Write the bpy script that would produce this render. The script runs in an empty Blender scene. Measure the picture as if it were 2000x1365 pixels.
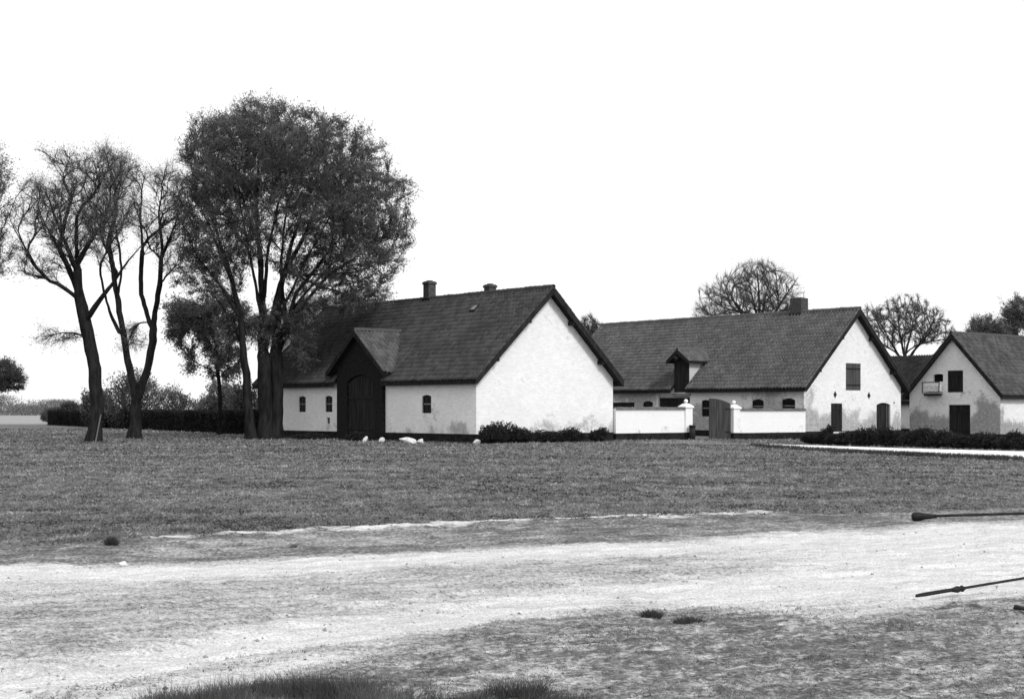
import bpy, bmesh, math, random
import numpy as np
from mathutils import Vector, Matrix
R = math.radians
rng = np.random.default_rng(7)
random.seed(7)
sc = bpy.context.scene
col = sc.collection

# ------------------------------------------------------------------ camera, sky, sun, exposure
CAMH = 1.62
F = 2778.0 / 2000.0
cam = bpy.data.cameras.new('camera'); camo = bpy.data.objects.new('camera', cam); col.objects.link(camo)
camo.location = (0, 0, CAMH); camo.rotation_euler = (R(90), 0, 0)
cam.sensor_width = 36; cam.lens = 36 * F; cam.shift_y = 0.0589; cam.clip_end = 6000; cam.clip_start = 0.1
sc.camera = camo

SUN_EL, SUN_AZ = 42, (0.60, -0.80)          # unit vector on the ground towards the sun
world = bpy.data.worlds.new('World'); sc.world = world; world.use_nodes = True
nt = world.node_tree; nt.nodes.clear()
out = nt.nodes.new('ShaderNodeOutputWorld'); bg = nt.nodes.new('ShaderNodeBackground')
sky = nt.nodes.new('ShaderNodeTexSky'); sky.sky_type = 'NISHITA'; sky.sun_disc = False
sky.sun_elevation = R(SUN_EL); sky.sun_rotation = math.atan2(SUN_AZ[0], SUN_AZ[1])
sky.air_density = 1.0; sky.dust_density = 4.0
bw = nt.nodes.new('ShaderNodeRGBToBW')       # the photograph is black and white: keep only the sky's luminance
mixc = nt.nodes.new('ShaderNodeMix'); mixc.data_type = 'RGBA'
mixc.inputs[0].default_value = 0.85          # thin white cloud all over
mixc.inputs[7].default_value = (12.2, 12.2, 12.2, 1)
nt.links.new(sky.outputs[0], bw.inputs[0]); nt.links.new(bw.outputs[0], mixc.inputs[6])
nt.links.new(mixc.outputs[2], bg.inputs[0]); bg.inputs[1].default_value = 0.1
nt.links.new(bg.outputs[0], out.inputs[0])
sl = bpy.data.lights.new('sun', 'SUN'); sl.energy = 2.3; sl.angle = R(12); sl.color = (1, 1, 1)
so = bpy.data.objects.new('sun', sl); col.objects.link(so)
sd = Vector((SUN_AZ[0] * math.cos(R(SUN_EL)), SUN_AZ[1] * math.cos(R(SUN_EL)), math.sin(R(SUN_EL))))
so.rotation_euler = sd.to_track_quat('Z', 'Y').to_euler(); so.location = (30, -20, 40)
vs = sc.view_settings; vs.view_transform = 'Standard'; vs.look = 'None'; vs.exposure = 0; vs.gamma = 1
vs.use_curve_mapping = False

# ------------------------------------------------------------------ materials
def nodes(m):
    m.use_nodes = True
    t = m.node_tree
    return t, t.nodes['Principled BSDF']

def math_node(t, op, a, b=None, c=None):
    n = t.nodes.new('ShaderNodeMath'); n.operation = op
    for i, v in enumerate((a, b, c)):
        if v is None: continue
        if isinstance(v, (int, float)): n.inputs[i].default_value = v
        else: t.links.new(v, n.inputs[i])
    return n.outputs[0]

def noise(t, vec, scale, detail=4, rough=0.55, dist=0.0):
    n = t.nodes.new('ShaderNodeTexNoise'); n.inputs['Scale'].default_value = scale
    n.inputs['Detail'].default_value = detail; n.inputs['Roughness'].default_value = rough
    n.inputs['Distortion'].default_value = dist
    if vec is not None: t.links.new(vec, n.inputs['Vector'])
    return n.outputs['Fac']

def ramp(t, fac, lo, hi, a=0.0, b=1.0):
    n = t.nodes.new('ShaderNodeMapRange'); n.interpolation_type = 'SMOOTHSTEP'
    t.links.new(fac, n.inputs[0])
    n.inputs[1].default_value = lo; n.inputs[2].default_value = hi
    n.inputs[3].default_value = a; n.inputs[4].default_value = b
    return n.outputs[0]

def mixv(t, fac, a, b):
    n = t.nodes.new('ShaderNodeMix'); n.data_type = 'FLOAT'
    for i, v in ((0, fac), (2, a), (3, b)):
        if isinstance(v, (int, float)): n.inputs[i].default_value = v
        else: t.links.new(v, n.inputs[i])
    return n.outputs[0]

def coords(t, kind='Object', scale=None):
    tc = t.nodes.new('ShaderNodeTexCoord')
    o = tc.outputs[kind]
    if scale:
        mp = t.nodes.new('ShaderNodeMapping'); mp.inputs['Scale'].default_value = scale
        t.links.new(o, mp.inputs[0]); o = mp.outputs[0]
    return o

def grey(t, val, bs, socket='Base Color'):
    c = t.nodes.new('ShaderNodeCombineColor')
    for i in range(3): t.links.new(val, c.inputs[i])
    t.links.new(c.outputs[0], bs.inputs[socket])

def bump(t, h, bs, strength=0.5, dist=0.02):
    b = t.nodes.new('ShaderNodeBump'); b.inputs['Strength'].default_value = strength
    b.inputs['Distance'].default_value = dist
    t.links.new(h, b.inputs['Height']); t.links.new(b.outputs[0], bs.inputs['Normal'])

def attr(t, name):
    a = t.nodes.new('ShaderNodeAttribute'); a.attribute_name = name
    return a.outputs['Fac']

def simple(name, lo, hi, scale=6, rough=0.85, bmp=0.3, bdist=0.01, stretch=None, spec=0.06):
    m = bpy.data.materials.new(name); t, bs = nodes(m)
    v = coords(t, 'Object', stretch)
    n = noise(t, v, scale, 6, 0.6)
    grey(t, ramp(t, n, 0.3, 0.7, lo, hi), bs)
    bs.inputs['Roughness'].default_value = rough
    bs.inputs['Specular IOR Level'].default_value = spec
    if bmp: bump(t, n, bs, bmp, bdist)
    return m

def tile_mat(name, lo, hi, lichen=0.3, lich_amt=0.62):
    m = bpy.data.materials.new(name); t, bs = nodes(m)
    v = coords(t)
    base = mixv(t, attr(t, 'tone'), lo, hi)
    big = noise(t, v, 0.55, 5, 0.65)
    base = math_node(t, 'MULTIPLY', base, ramp(t, big, 0.3, 0.7, 0.85, 1.15))
    fine = noise(t, v, 9, 5, 0.7)
    lic = math_node(t, 'MULTIPLY', ramp(t, fine, lich_amt, lich_amt + 0.14), ramp(t, noise(t, v, 0.35, 3), 0.4, 0.65, 0.15, 1))
    val = mixv(t, lic, base, lichen)
    grey(t, val, bs)
    bs.inputs['Roughness'].default_value = 0.9; bs.inputs['Specular IOR Level'].default_value = 0.05
    bump(t, fine, bs, 0.4, 0.01)
    return m

def wall_mat(name, base, dirt, amount, blobs=(), low=1.2, brick=0.35, wash=0.12, vary=0.1):
    """whitewashed brick: relief of the courses, flaked and dirty patches rising from the ground and at given places"""
    m = bpy.data.materials.new(name); t, bs = nodes(m)
    v = coords(t)
    sep = t.nodes.new('ShaderNodeSeparateXYZ'); t.links.new(v, sep.inputs[0])
    z = sep.outputs[2]
    n1 = noise(t, v, 0.9, 7, 0.62, 0.4); n2 = noise(t, v, 5.5, 6, 0.7); n3 = noise(t, v, 26, 3, 0.6)
    nn = math_node(t, 'ADD', math_node(t, 'MULTIPLY', n1, 0.6), math_node(t, 'MULTIPLY', n2, 0.4))
    g = ramp(t, z, 0.25, low + 0.3, 1.0, 0.0)
    total = math_node(t, 'MULTIPLY', g, amount)
    for (bx, by, bz, r, a) in blobs:
        p = t.nodes.new('ShaderNodeVectorMath'); p.operation = 'DISTANCE'
        t.links.new(v, p.inputs[0]); p.inputs[1].default_value = (bx, by, bz)
        total = math_node(t, 'ADD', total, math_node(t, 'MULTIPLY', ramp(t, p.outputs['Value'], 0.1, r, 1.0, 0.0), a))
    k = math_node(t, 'ADD', total, math_node(t, 'MULTIPLY', math_node(t, 'SUBTRACT', nn, 0.5), 3.6))
    mask = ramp(t, k, 0.25, 0.75)
    br = t.nodes.new('ShaderNodeTexBrick'); br.inputs['Scale'].default_value = 1.0
    br.inputs['Brick Width'].default_value = 0.24; br.inputs['Row Height'].default_value = 0.075
    br.inputs['Mortar Size'].default_value = 0.008; br.inputs['Mortar Smooth'].default_value = 0.6
    br.inputs['Color1'].default_value = (1 - vary,) * 3 + (1,); br.inputs['Color2'].default_value = (1 + vary * 0.3,) * 3 + (1,); br.inputs['Mortar'].default_value = (1 - vary * 0.5,) * 3 + (1,)
    cb = t.nodes.new('ShaderNodeCombineXYZ')
    t.links.new(math_node(t, 'ADD', sep.outputs[0], sep.outputs[1]), cb.inputs[0]); t.links.new(z, cb.inputs[1])
    t.links.new(cb.outputs[0], br.inputs['Vector'])
    bwv = t.nodes.new('ShaderNodeRGBToBW'); t.links.new(br.outputs['Color'], bwv.inputs[0])
    clean = math_node(t, 'MULTIPLY', math_node(t, 'MULTIPLY', base, bwv.outputs[0]), ramp(t, nn, 0.32, 0.66, 1.0 - wash, 1.0))
    dirtv = math_node(t, 'MULTIPLY', dirt, ramp(t, math_node(t, 'ADD', math_node(t, 'MULTIPLY', n2, 0.5), math_node(t, 'MULTIPLY', n3, 0.5)), 0.38, 0.62, 0.45, 1.6))
    grey(t, mixv(t, math_node(t, 'MULTIPLY', mask, 0.85), clean, dirtv), bs)
    h = math_node(t, 'ADD', math_node(t, 'MULTIPLY', br.outputs['Fac'], -brick), math_node(t, 'ADD', n2, math_node(t, 'MULTIPLY', n3, 0.5)))
    bump(t, h, bs, 0.6, 0.025)
    bs.inputs['Roughness'].default_value = 0.95; bs.inputs['Specular IOR Level'].default_value = 0.1
    return m

def leaf_mat(name, lo, hi, trans=0.3):
    m = bpy.data.materials.new(name); t, bs = nodes(m)
    v = coords(t)
    val = math_node(t, 'MULTIPLY', mixv(t, attr(t, 'tone'), lo, hi), ramp(t, noise(t, v, 0.7, 4), 0.3, 0.7, 0.75, 1.25))
    grey(t, val, bs)
    bs.inputs['Roughness'].default_value = 0.8; bs.inputs['Specular IOR Level'].default_value = 0.06
    tr = t.nodes.new('ShaderNodeBsdfTranslucent'); mx = t.nodes.new('ShaderNodeMixShader'); mx.inputs[0].default_value = trans
    c = t.nodes.new('ShaderNodeCombineColor')
    for i in range(3): t.links.new(val, c.inputs[i])
    t.links.new(c.outputs[0], tr.inputs[0])
    o = t.nodes['Material Output']
    t.links.new(bs.outputs[0], mx.inputs[1]); t.links.new(tr.outputs[0], mx.inputs[2]); t.links.new(mx.outputs[0], o.inputs[0])
    return m

M = {}
M['bark'] = simple('bark', 0.008, 0.026, 5, 0.95, 0.8, 0.05, (1, 1, 0.25))
M['bark_grey'] = simple('bark_grey', 0.025, 0.06, 5, 0.95, 0.6, 0.04, (1, 1, 0.25))
M['leaf_dark'] = leaf_mat('leaf_dark', 0.045, 0.15, 0.4)
M['leaf_mid'] = leaf_mat('leaf_mid', 0.075, 0.21, 0.42)
M['leaf_big'] = leaf_mat('leaf_big', 0.07, 0.19, 0.45)
M['leaf_pale'] = leaf_mat('leaf_pale', 0.11, 0.26, 0.4)
M['leaf_hedge'] = leaf_mat('leaf_hedge', 0.012, 0.035, 0.15)
M['leaf_shrub'] = leaf_mat('leaf_shrub', 0.012, 0.05, 0.15)
M['twig'] = simple('twig', 0.05, 0.1, 4, 0.95, 0)
M['blade'] = leaf_mat('blade', 0.04, 0.335, 0.35)
M['blade_dark'] = leaf_mat('blade_dark', 0.05, 0.26, 0.35)
M['dark_wood'] = simple('dark_wood', 0.012, 0.03, 7, 0.8, 0.5, 0.01, (1, 1, 0.12))
M['shutter_wood'] = simple('shutter_wood', 0.05, 0.085, 7, 0.8, 0.5, 0.01, (1, 1, 0.12))
M['gate_wood'] = simple('gate_wood', 0.035, 0.065, 7, 0.8, 0.5, 0.01, (1, 1, 0.12))
M['tar'] = simple('tar_plinth', 0.008, 0.024, 4, 0.85, 0.5, 0.02)
M['black_brick'] = simple('dark_brick', 0.008, 0.024, 9, 0.9, 0.6, 0.02)
M['brick'] = simple('chimney_brick', 0.045, 0.085, 8, 0.9, 0.6, 0.02)
M['white'] = wall_mat('white_lime', 0.84, 0.3, 0.1, low=0.9, wash=0.05, vary=0.03)
M['stone_white'] = simple('white_stone', 0.45, 0.72, 7, 0.9, 0.6, 0.03)
M['clod'] = simple('dark_clod', 0.04, 0.1, 9, 0.95, 0.6, 0.02)
M['stone'] = simple('grey_stone', 0.12, 0.45, 9, 0.95, 0.6, 0.02)
M['iron'] = simple('dark_iron', 0.010, 0.024, 12, 0.6, 0.3, 0.005, None, 0.12)
M['grey_paint'] = simple('grey_paint', 0.16, 0.26, 8, 0.7, 0.2)
M['lit_bark'] = simple('lit_bark', 0.10, 0.19, 8, 0.85, 0.5, 0.01, (1, 1, 0.12))  # trunk foot with sunlight put into its pale colour
M['tile_a'] = tile_mat('tiles_dark', 0.042, 0.078, 0.2, 0.64)
M['tile_b'] = tile_mat('tiles_lichen', 0.075, 0.13, 0.36, 0.57)
M['tile_c'] = tile_mat('tiles_grey', 0.055, 0.12, 0.24, 0.64)
M['tile_d'] = tile_mat('tiles_black', 0.02, 0.045, 0.12, 0.72)
M['tile_e'] = tile_mat('tiles_pale', 0.14, 0.25, 0.34, 0.6)
gl = bpy.data.materials.new('window_glass'); t_, b_ = nodes(gl)
b_.inputs['Base Color'].default_value = (0.008, 0.008, 0.008, 1); b_.inputs['Roughness'].default_value = 0.25
b_.inputs['Specular IOR Level'].default_value = 0.1
M['glass'] = gl
M['wall_a'] = wall_mat('limewash_a', 0.86, 0.3, 0.30, [(4.6, 0, 0.55, 1.3, 0.45), (6.4, 0, 0.6, 1.5, 0.5), (8.3, 0, 0.7, 1.5, 0.55), (0, 3.2, 0.65, 1.7, 0.4), (0, 1.2, 0.6, 1.2, 0.35)], low=1.0, wash=0.11, vary=0.09)
M['wall_b'] = wall_mat('limewash_b', 0.84, 0.3, 0.9, [(0.4, 0, 1.0, 2.2, 0.62), (3.0, 0, 0.9, 1.7, 0.5), (4.6, 0, 2.2, 1.3, 0.25), (7, 0, 0.8, 1.6, 0.4), (0, 2.5, 2.6, 3.2, 0.75),
                                                      (0, 8, 1.3, 2.2, 0.6), (0, 14, 2.6, 4.0, 0.8), (0.5, 0, 2.75, 1.0, 0.3)], low=2.0, wash=0.12)
M['wall_c'] = wall_mat('limewash_c', 0.84, 0.22, 0.85, [(5.9, 0, 1.5, 1.7, 1.0), (0.5, 0, 1.2, 1.6, 0.85), (5.4, 0, 2.6, 1.0, 0.35), (2.2, 0, 1.6, 1.9, 0.45), (3.2, 0, 0.6, 1.4, 0.4), (4.2, 0, 3.2, 1.2, 0.25)], low=1.7, wash=0.16)
M['wall_e'] = wall_mat('limewash_e', 0.7, 0.3, 0.3)

# ------------------------------------------------------------------ helpers
def tag(o, label=None, cat=None, group=None, kind=None):
    if label: o['label'] = label
    if cat: o['category'] = cat
    if group: o['group'] = group
    if kind: o['kind'] = kind
    return o

def empty(name, loc=(0, 0, 0), rz=0.0, label=None, cat=None, group=None):
    o = bpy.data.objects.new(name, None); col.objects.link(o); o.empty_display_size = 0.2
    o.location = loc; o.rotation_euler = (0, 0, rz)
    return tag(o, label, cat, group)

def link(name, me, mat, parent=None, smooth=False):
    o = bpy.data.objects.new(name, me); col.objects.link(o)
    if mat is not None and not me.materials: me.materials.append(mat)
    if parent is not None: o.parent = parent
    if smooth: me.polygons.foreach_set('use_smooth', [True] * len(me.polygons))
    return o

def np_mesh(name, V, Fc, tone=None):
    """V (n,3); Fc (m,k) uniform polygons; optional tone per face"""
    V = np.asarray(V, dtype=np.float32); Fc = np.asarray(Fc, dtype=np.int32)
    me = bpy.data.meshes.new(name)
    m, k = Fc.shape
    me.vertices.add(len(V)); me.vertices.foreach_set('co', V.ravel())
    me.loops.add(m * k); me.loops.foreach_set('vertex_index', Fc.ravel())
    me.polygons.add(m)
    me.polygons.foreach_set('loop_start', np.arange(m, dtype=np.int32) * k)
    me.polygons.foreach_set('loop_total', np.full(m, k, dtype=np.int32))
    if tone is not None:
        a = me.attributes.new('tone', 'FLOAT', 'FACE'); a.data.foreach_set('value', np.asarray(tone, dtype=np.float32))
    me.update(calc_edges=True); me.validate()
    return me

def box_data(x0, x1, y0, y1, z0, z1):
    V = [(x0, y0, z0), (x1, y0, z0), (x1, y1, z0), (x0, y1, z0), (x0, y0, z1), (x1, y0, z1), (x1, y1, z1), (x0, y1, z1)]
    Fs = [(3, 2, 1, 0), (4, 5, 6, 7), (0, 1, 5, 4), (1, 2, 6, 5), (2, 3, 7, 6), (3, 0, 4, 7)]
    return V, Fs

def pyd(name, V, Fs):
    me = bpy.data.meshes.new(name); me.from_pydata(V, [], Fs); me.update(); return me

def box(name, b, mat, parent=None, bev=0.0):
    V, Fs = box_data(*b)
    me = pyd(name, V, Fs)
    if bev:
        bm = bmesh.new(); bm.from_mesh(me)
        bmesh.ops.bevel(bm, geom=bm.edges[:], offset=bev, segments=1, affect='EDGES'); bm.to_mesh(me); bm.free()
    return link(name, me, mat, parent)

def prism(name, poly, axis, a0, a1, mat, parent=None):
    """poly of 2D points extruded along an axis: axis 'x' -> (y,z); 'y' -> (x,z)"""
    def p(q, a): return (a, q[0], q[1]) if axis == 'x' else (q[0], a, q[1])
    n = len(poly)
    V = [p(q, a0) for q in poly] + [p(q, a1) for q in poly]
    Fs = [tuple(range(n))[::-1], tuple(range(n, 2 * n))] + [(i, (i + 1) % n, n + (i + 1) % n, n + i) for i in range(n)]
    bm = bmesh.new(); vs_ = [bm.verts.new(v) for v in V]
    for f in Fs: bm.faces.new([vs_[i] for i in f])
    bmesh.ops.recalc_face_normals(bm, faces=bm.faces[:])
    me = bpy.data.meshes.new(name); bm.to_mesh(me); bm.free()
    return link(name, me, mat, parent)

def arch(c, hw, z0, z1, rise, n=8):
    """2D outline of an opening with a segmental arch on top"""
    if rise <= 0: return [(c - hw, z0), (c + hw, z0), (c + hw, z1), (c - hw, z1)]
    pts = [(c - hw, z0), (c + hw, z0)]
    for i in range(n + 1):
        a = 1 - 2 * i / n
        pts.append((c + hw * a, z1 - rise * a * a))
    return pts

def carve(o, cutters):
    """subtract cutter objects from a mesh object and remove the cutters"""
    if not cutters: return
    for c in cutters:
        md = o.modifiers.new('b', 'BOOLEAN'); md.operation = 'DIFFERENCE'; md.object = c; md.solver = 'EXACT'
    bpy.context.view_layer.update()
    dg = bpy.context.evaluated_depsgraph_get()
    me = bpy.data.meshes.new_from_object(o.evaluated_get(dg))
    o.modifiers.clear(); old = o.data; o.data = me
    for c in cutters: bpy.data.objects.remove(c)
    bpy.data.meshes.remove(old)

_tab = rng.random((256, 256))
def vnoise(x, y):
    xi = np.floor(x).astype(int); yi = np.floor(y).astype(int); fx = x - xi; fy = y - yi
    fx = fx * fx * (3 - 2 * fx); fy = fy * fy * (3 - 2 * fy)
    a = _tab[xi % 256, yi % 256]; b = _tab[(xi + 1) % 256, yi % 256]; c = _tab[xi % 256, (yi + 1) % 256]; d = _tab[(xi + 1) % 256, (yi + 1) % 256]
    return (a * (1 - fx) + b * fx) * (1 - fy) + (c * (1 - fx) + d * fx) * fy
def fbm(x, y, o=4):
    s = 0; a = 0.5; tot = 0
    for i in range(o):
        s = s + a * vnoise(x * 2 ** i + 17.3 * i, y * 2 ** i + 5.1 * i); tot += a; a *= 0.5
    return s / tot
def sstep(a, b, x):
    t = np.clip((x - a) / (b - a), 0, 1); return t * t * (3 - 2 * t)

# ------------------------------------------------------------------ ground, dirt road, gravel path
def road_up(x): return np.interp(x, [-14, -5.3, -2.75, 0, 3.3, 7.4, 16], [13.2, 14.75, 15.25, 16.8, 18.4, 20.5, 24.5])
def road_low(x): return np.interp(x, [-14, -3.2, -1.9, -1.25, -0.6, 0, 1.0, 2.2, 2.5, 3.3, 4.5, 9, 16], [1, 5.6, 7.7, 8.5, 9.0, 9.9, 11.4, 10.9, 10.6, 11.2, 12.3, 15.0, 20])
def track2(x): return np.interp(x, [-14, -3, -1.8, 0, 2.35, 5.4, 9, 16], [3, 8.3, 10, 11.7, 13.0, 14.8, 17.0, 21.5])
def ridge_y(x): return np.interp(x, [-14, -4.57, -2.7, 0, 2.88, 5.3, 12], [14.6, 17.6, 18.75, 20.3, 21.6, 22.6, 25])
PATH_F = [(11.9, 68.5), (14.2, 65.4), (16.3, 61.0), (18.6, 56.4), (20.4, 53.8), (26, 45), (34, 36)]
PATH_N = [(11.2, 64.6), (12.4, 56.4), (13.8, 52.2), (14.8, 49.6), (16.6, 46.4), (21, 38.5), (28, 28)]

def dirt_mask(x, y):
    n = fbm(x * 0.8, y * 0.8) - 0.5; n2 = fbm(x * 3.1 + 40, y * 3.1) - 0.5
    yu, yl = road_up(x) + n * 0.5, road_low(x) + n * 0.9 + n2 * 0.4
    wl = np.interp(x, [-3, -1.2, 0, 1.2, 2.2, 5], [0.5, 0.9, 2.6, 1.4, 0.7, 0.6])
    road = sstep(-1.1, 0.6, yu - y) * sstep(-wl * 0.35, wl, y - yl)
    # two worn bright tracks, greyer thin grass between and beside them
    t1 = np.exp(-((y - (yu - 0.75)) / 0.75) ** 2)
    t2 = np.exp(-((y - track2(x)) / (0.75 + 0.16 * np.clip(x, 0, 5))) ** 2)
    t3 = np.exp(-((y - (track2(x) - 1.7)) / 0.6) ** 2) * sstep(0.5, -1.5, x) * 0.8
    t4 = sstep(1.5, 4.5, x) * 0.85
    tone = 0.52 + 0.5 * np.maximum(np.maximum(t1, t2), np.maximum(t3, t4)) + n * 0.25 + n2 * 0.28
    d = road * np.clip(tone, 0, 1)
    ry = ridge_y(x)
    band = np.exp(-((y - ry - n * 0.5) / 0.36) ** 2) * sstep(-5.4, -3.8, x) * sstep(6.0, 2.6, x)
    d = np.maximum(d, band * np.clip(0.62 + n2 * 2.4 + n * 1.2 + (fbm(x * 9, y * 9 + 3, 2) - 0.5) * 1.2, 0, 1))
    # thin worn verge between the ridge and the road
    vg = sstep(0.0, 0.6, y - yu) * sstep(0.2, -0.6, y - ry)
    d = np.maximum(d, vg * np.clip(0.27 + n * 0.4 + n2 * 0.4, 0, 1))
    # scattered bare spots in the near grass
    near = sstep(1.8, 0.0, y - yl)
    d = np.maximum(d, near * np.clip(0.36 + n * 0.3 + n2 * 0.4 + (fbm(x * 20 + 5, y * 14, 2) - 0.5) * 0.7, 0, 1) * 0.9)
    return np.clip(d, 0, 1)

def ground_z(x, y):
    x = np.asarray(x, dtype=float); y = np.asarray(y, dtype=float)
    z = -0.3 * sstep(6, 30, x) * sstep(52, 76, y)
    near = sstep(60, 25, y)
    z = z + near * ((fbm(x * 0.5, y * 0.5) - 0.5) * 0.05 + (fbm(x * 2.2 + 9, y * 2.2) - 0.5) * 0.05)
    z = z - 0.04 * near * np.exp(-((y - track2(x)) / 0.4) ** 2) - 0.03 * near * np.exp(-((y - road_up(x) + 0.8) / 0.4) ** 2)
    z = z + 0.05 * near * np.exp(-((y - ridge_y(x)) / 0.5) ** 2) * sstep(-6, -4, x) * sstep(6, 3, x)
    z = z + near * (fbm(x * 9, y * 9, 3) - 0.5) * 0.055
    for o_ in (-0.55, 0.55, 1.3): z = z - 0.035 * near * np.exp(-((y - track2(x) - o_) / 0.13) ** 2)   # wheel ruts
    z = z - 0.0 * y
    return z
def gz(x, y): return float(ground_z(np.array([x]), np.array([y]))[0])

def axis_grow(start, end, d0, g):
    a = [start]
    d = d0
    while a[-1] < end: a.append(a[-1] + d); d *= g
    return a
xs_r = axis_grow(9.0, 1500, 0.075, 1.055)
xs = np.array([-v for v in xs_r[::-1]] + list(np.arange(-8.94, 8.95, 0.06)) + xs_r)
ys = np.array([-40, -10, 0, 2, 4, 5, 5.6] + list(np.arange(6, 24.5, 0.06)) + axis_grow(24.5, 3500, 0.07, 1.035))
XX, YY = np.meshgrid(xs, ys)
ZZ = ground_z(XX, YY)
DM = dirt_mask(XX, YY)
nx, ny = len(xs), len(ys)
Vg = np.stack([XX.ravel(), YY.ravel(), ZZ.ravel()], 1)
ii = np.arange(nx * ny).reshape(ny, nx)
Fg = np.stack([ii[:-1, :-1].ravel(), ii[:-1, 1:].ravel(), ii[1:, 1:].ravel(), ii[1:, :-1].ravel()], 1)
in_road = ((YY < road_up(XX) + 0.25) & (YY > np.maximum(road_low(XX), 2.5)) & (np.abs(XX) < 16))
fr = in_road[:-1, :-1].ravel()

def ground_mat():
    m = bpy.data.materials.new('ground_turf_and_dirt'); t, bs = nodes(m)
    v = coords(t)
    d = attr(t, 'dirt')
    fine = noise(t, v, 22, 5, 0.75); mid = noise(t, v, 3.3, 5, 0.7); big = noise(t, v, 0.22, 4, 0.6)
    mr = t.nodes.new('ShaderNodeMapping'); mr.inputs['Rotation'].default_value = (0, 0, -0.38); t.links.new(v, mr.inputs[0])
    ms = t.nodes.new('ShaderNodeMapping'); ms.inputs['Scale'].default_value = (0.35, 2.8, 1); t.links.new(mr.outputs[0], ms.inputs[0])
    streak = noise(t, ms.outputs[0], 2.2, 6, 0.72)
    k = math_node(t, 'ADD', d, math_node(t, 'ADD', math_node(t, 'MULTIPLY', math_node(t, 'SUBTRACT', fine, 0.5), 1.3),
                                           math_node(t, 'MULTIPLY', math_node(t, 'SUBTRACT', streak, 0.5), 0.45)))
    grit = noise(t, v, 48, 4, 0.8)
    mask = ramp(t, k, 0.12, 0.88)
    turf = math_node(t, 'MULTIPLY', ramp(t, mid, 0.3, 0.7, 0.085, 0.17), ramp(t, big, 0.3, 0.7, 0.82, 1.18))
    turf = math_node(t, 'MULTIPLY', turf, ramp(t, fine, 0.3, 0.7, 0.6, 1.4))
    turf = math_node(t, 'MULTIPLY', turf, ramp(t, streak, 0.35, 0.65, 0.72, 1.2))
    pale = attr(t, 'pale')
    turf = mixv(t, pale, turf, ramp(t, mid, 0.3, 0.7, 0.24, 0.34))
    dirt = math_node(t, 'MULTIPLY', ramp(t, streak, 0.3, 0.7, 0.50, 0.72), ramp(t, grit, 0.36, 0.62, 0.66, 1.12))
    grey(t, mixv(t, mask, turf, dirt), bs)
    bs.inputs['Roughness'].default_value = 0.98; bs.inputs['Specular IOR Level'].default_value = 0.05
    bump(t, math_node(t, 'ADD', fine, mid), bs, 0.7, 0.025)
    return m
M['ground'] = ground_mat()
pale_v = (sstep(150, 172, YY) * sstep(-16, -22, XX)).ravel()
def sub_ground(name, sel, label):
    fs = Fg[sel]
    used = np.unique(fs); remap = np.zeros(len(Vg), dtype=np.int32); remap[used] = np.arange(len(used))
    me = np_mesh(name, Vg[used], remap[fs])
    for nm, arr in (('dirt', DM.ravel()), ('pale', pale_v)):
        a = me.attributes.new(nm, 'FLOAT', 'POINT'); a.data.foreach_set('value', arr[used].astype(np.float32))
    o = link(name, me, M['ground'], None, True)
    return tag(o, label, None, None, 'structure')
sub_ground('ground', ~fr, 'broad mown lawn with a worn verge and the field beyond')
sub_ground('dirt_road', fr, 'pale rutted dirt road crossing the foreground')

def gravel_mat():
    m = bpy.data.materials.new('white_gravel'); t, bs = nodes(m)
    v = coords(t); n = noise(t, v, 14, 5, 0.7); b = noise(t, v, 0.8, 4)
    grey(t, math_node(t, 'MULTIPLY', ramp(t, n, 0.3, 0.7, 0.62, 0.86), ramp(t, b, 0.3, 0.7, 0.92, 1.04)), bs)
    bs.inputs['Roughness'].default_value = 1; bump(t, n, bs, 0.6, 0.02)
    return m
M['gravel'] = gravel_mat()
def strip(name, A, B, mat, lift, n=6, jag=0.12):
    """a sheet between two edge lines, resampled, following the ground"""
    def resamp(P, k):
        P = np.array(P); s = np.r_[0, np.cumsum(np.hypot(*np.diff(P, axis=0).T))]; q = np.linspace(0, s[-1], k)
        return np.stack([np.interp(q, s, P[:, 0]), np.interp(q, s, P[:, 1])], 1)
    k = 160
    a, b = resamp(A, k), resamp(B, k)
    for P, sd_ in ((a, 3), (b, 11)):
        q = np.arange(k) * 0.35
        P[:, 0] += (fbm(q + sd_, q * 0 + 3) - 0.5) * jag * 3; P[:, 1] += (fbm(q, q * 0 + sd_) - 0.5) * jag * 3
    w = np.linspace(0, 1, n)[:, None, None]
    G = a[None] * (1 - w) + b[None] * w
    z = ground_z(G[..., 0], G[..., 1]) + lift
    z += 0.015 * (fbm(G[..., 0] * 2, G[..., 1] * 2) - 0.5)
    V = np.concatenate([G, z[..., None]], 2).reshape(-1, 3)
    idx = np.arange(n * k).reshape(n, k)
    Fs = np.stack([idx[:-1, :-1].ravel(), idx[1:, :-1].ravel(), idx[1:, 1:].ravel(), idx[:-1, 1:].ravel()], 1)
    me = np_mesh(name, V, Fs)
    return link(name, me, mat, None, True)
gp = strip('gravel_path', PATH_N, PATH_F, M['gravel'], 0.03)
tag(gp, 'white gravel path curving away along the low shrubs', None, None, 'structure')
gp2 = strip('garden_path', [(5.5, 68.2), (8, 67.6), (11.0, 66.0), (12.5, 65.5)], [(8.6, 77.6), (10.5, 73.5), (12.2, 69.5), (13.2, 66.9)], simple('trodden_earth', 0.12, 0.24, 9), 0.02)
tag(gp2, 'trodden earth path from the gate to the gravel', None, None, 'structure')

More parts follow.
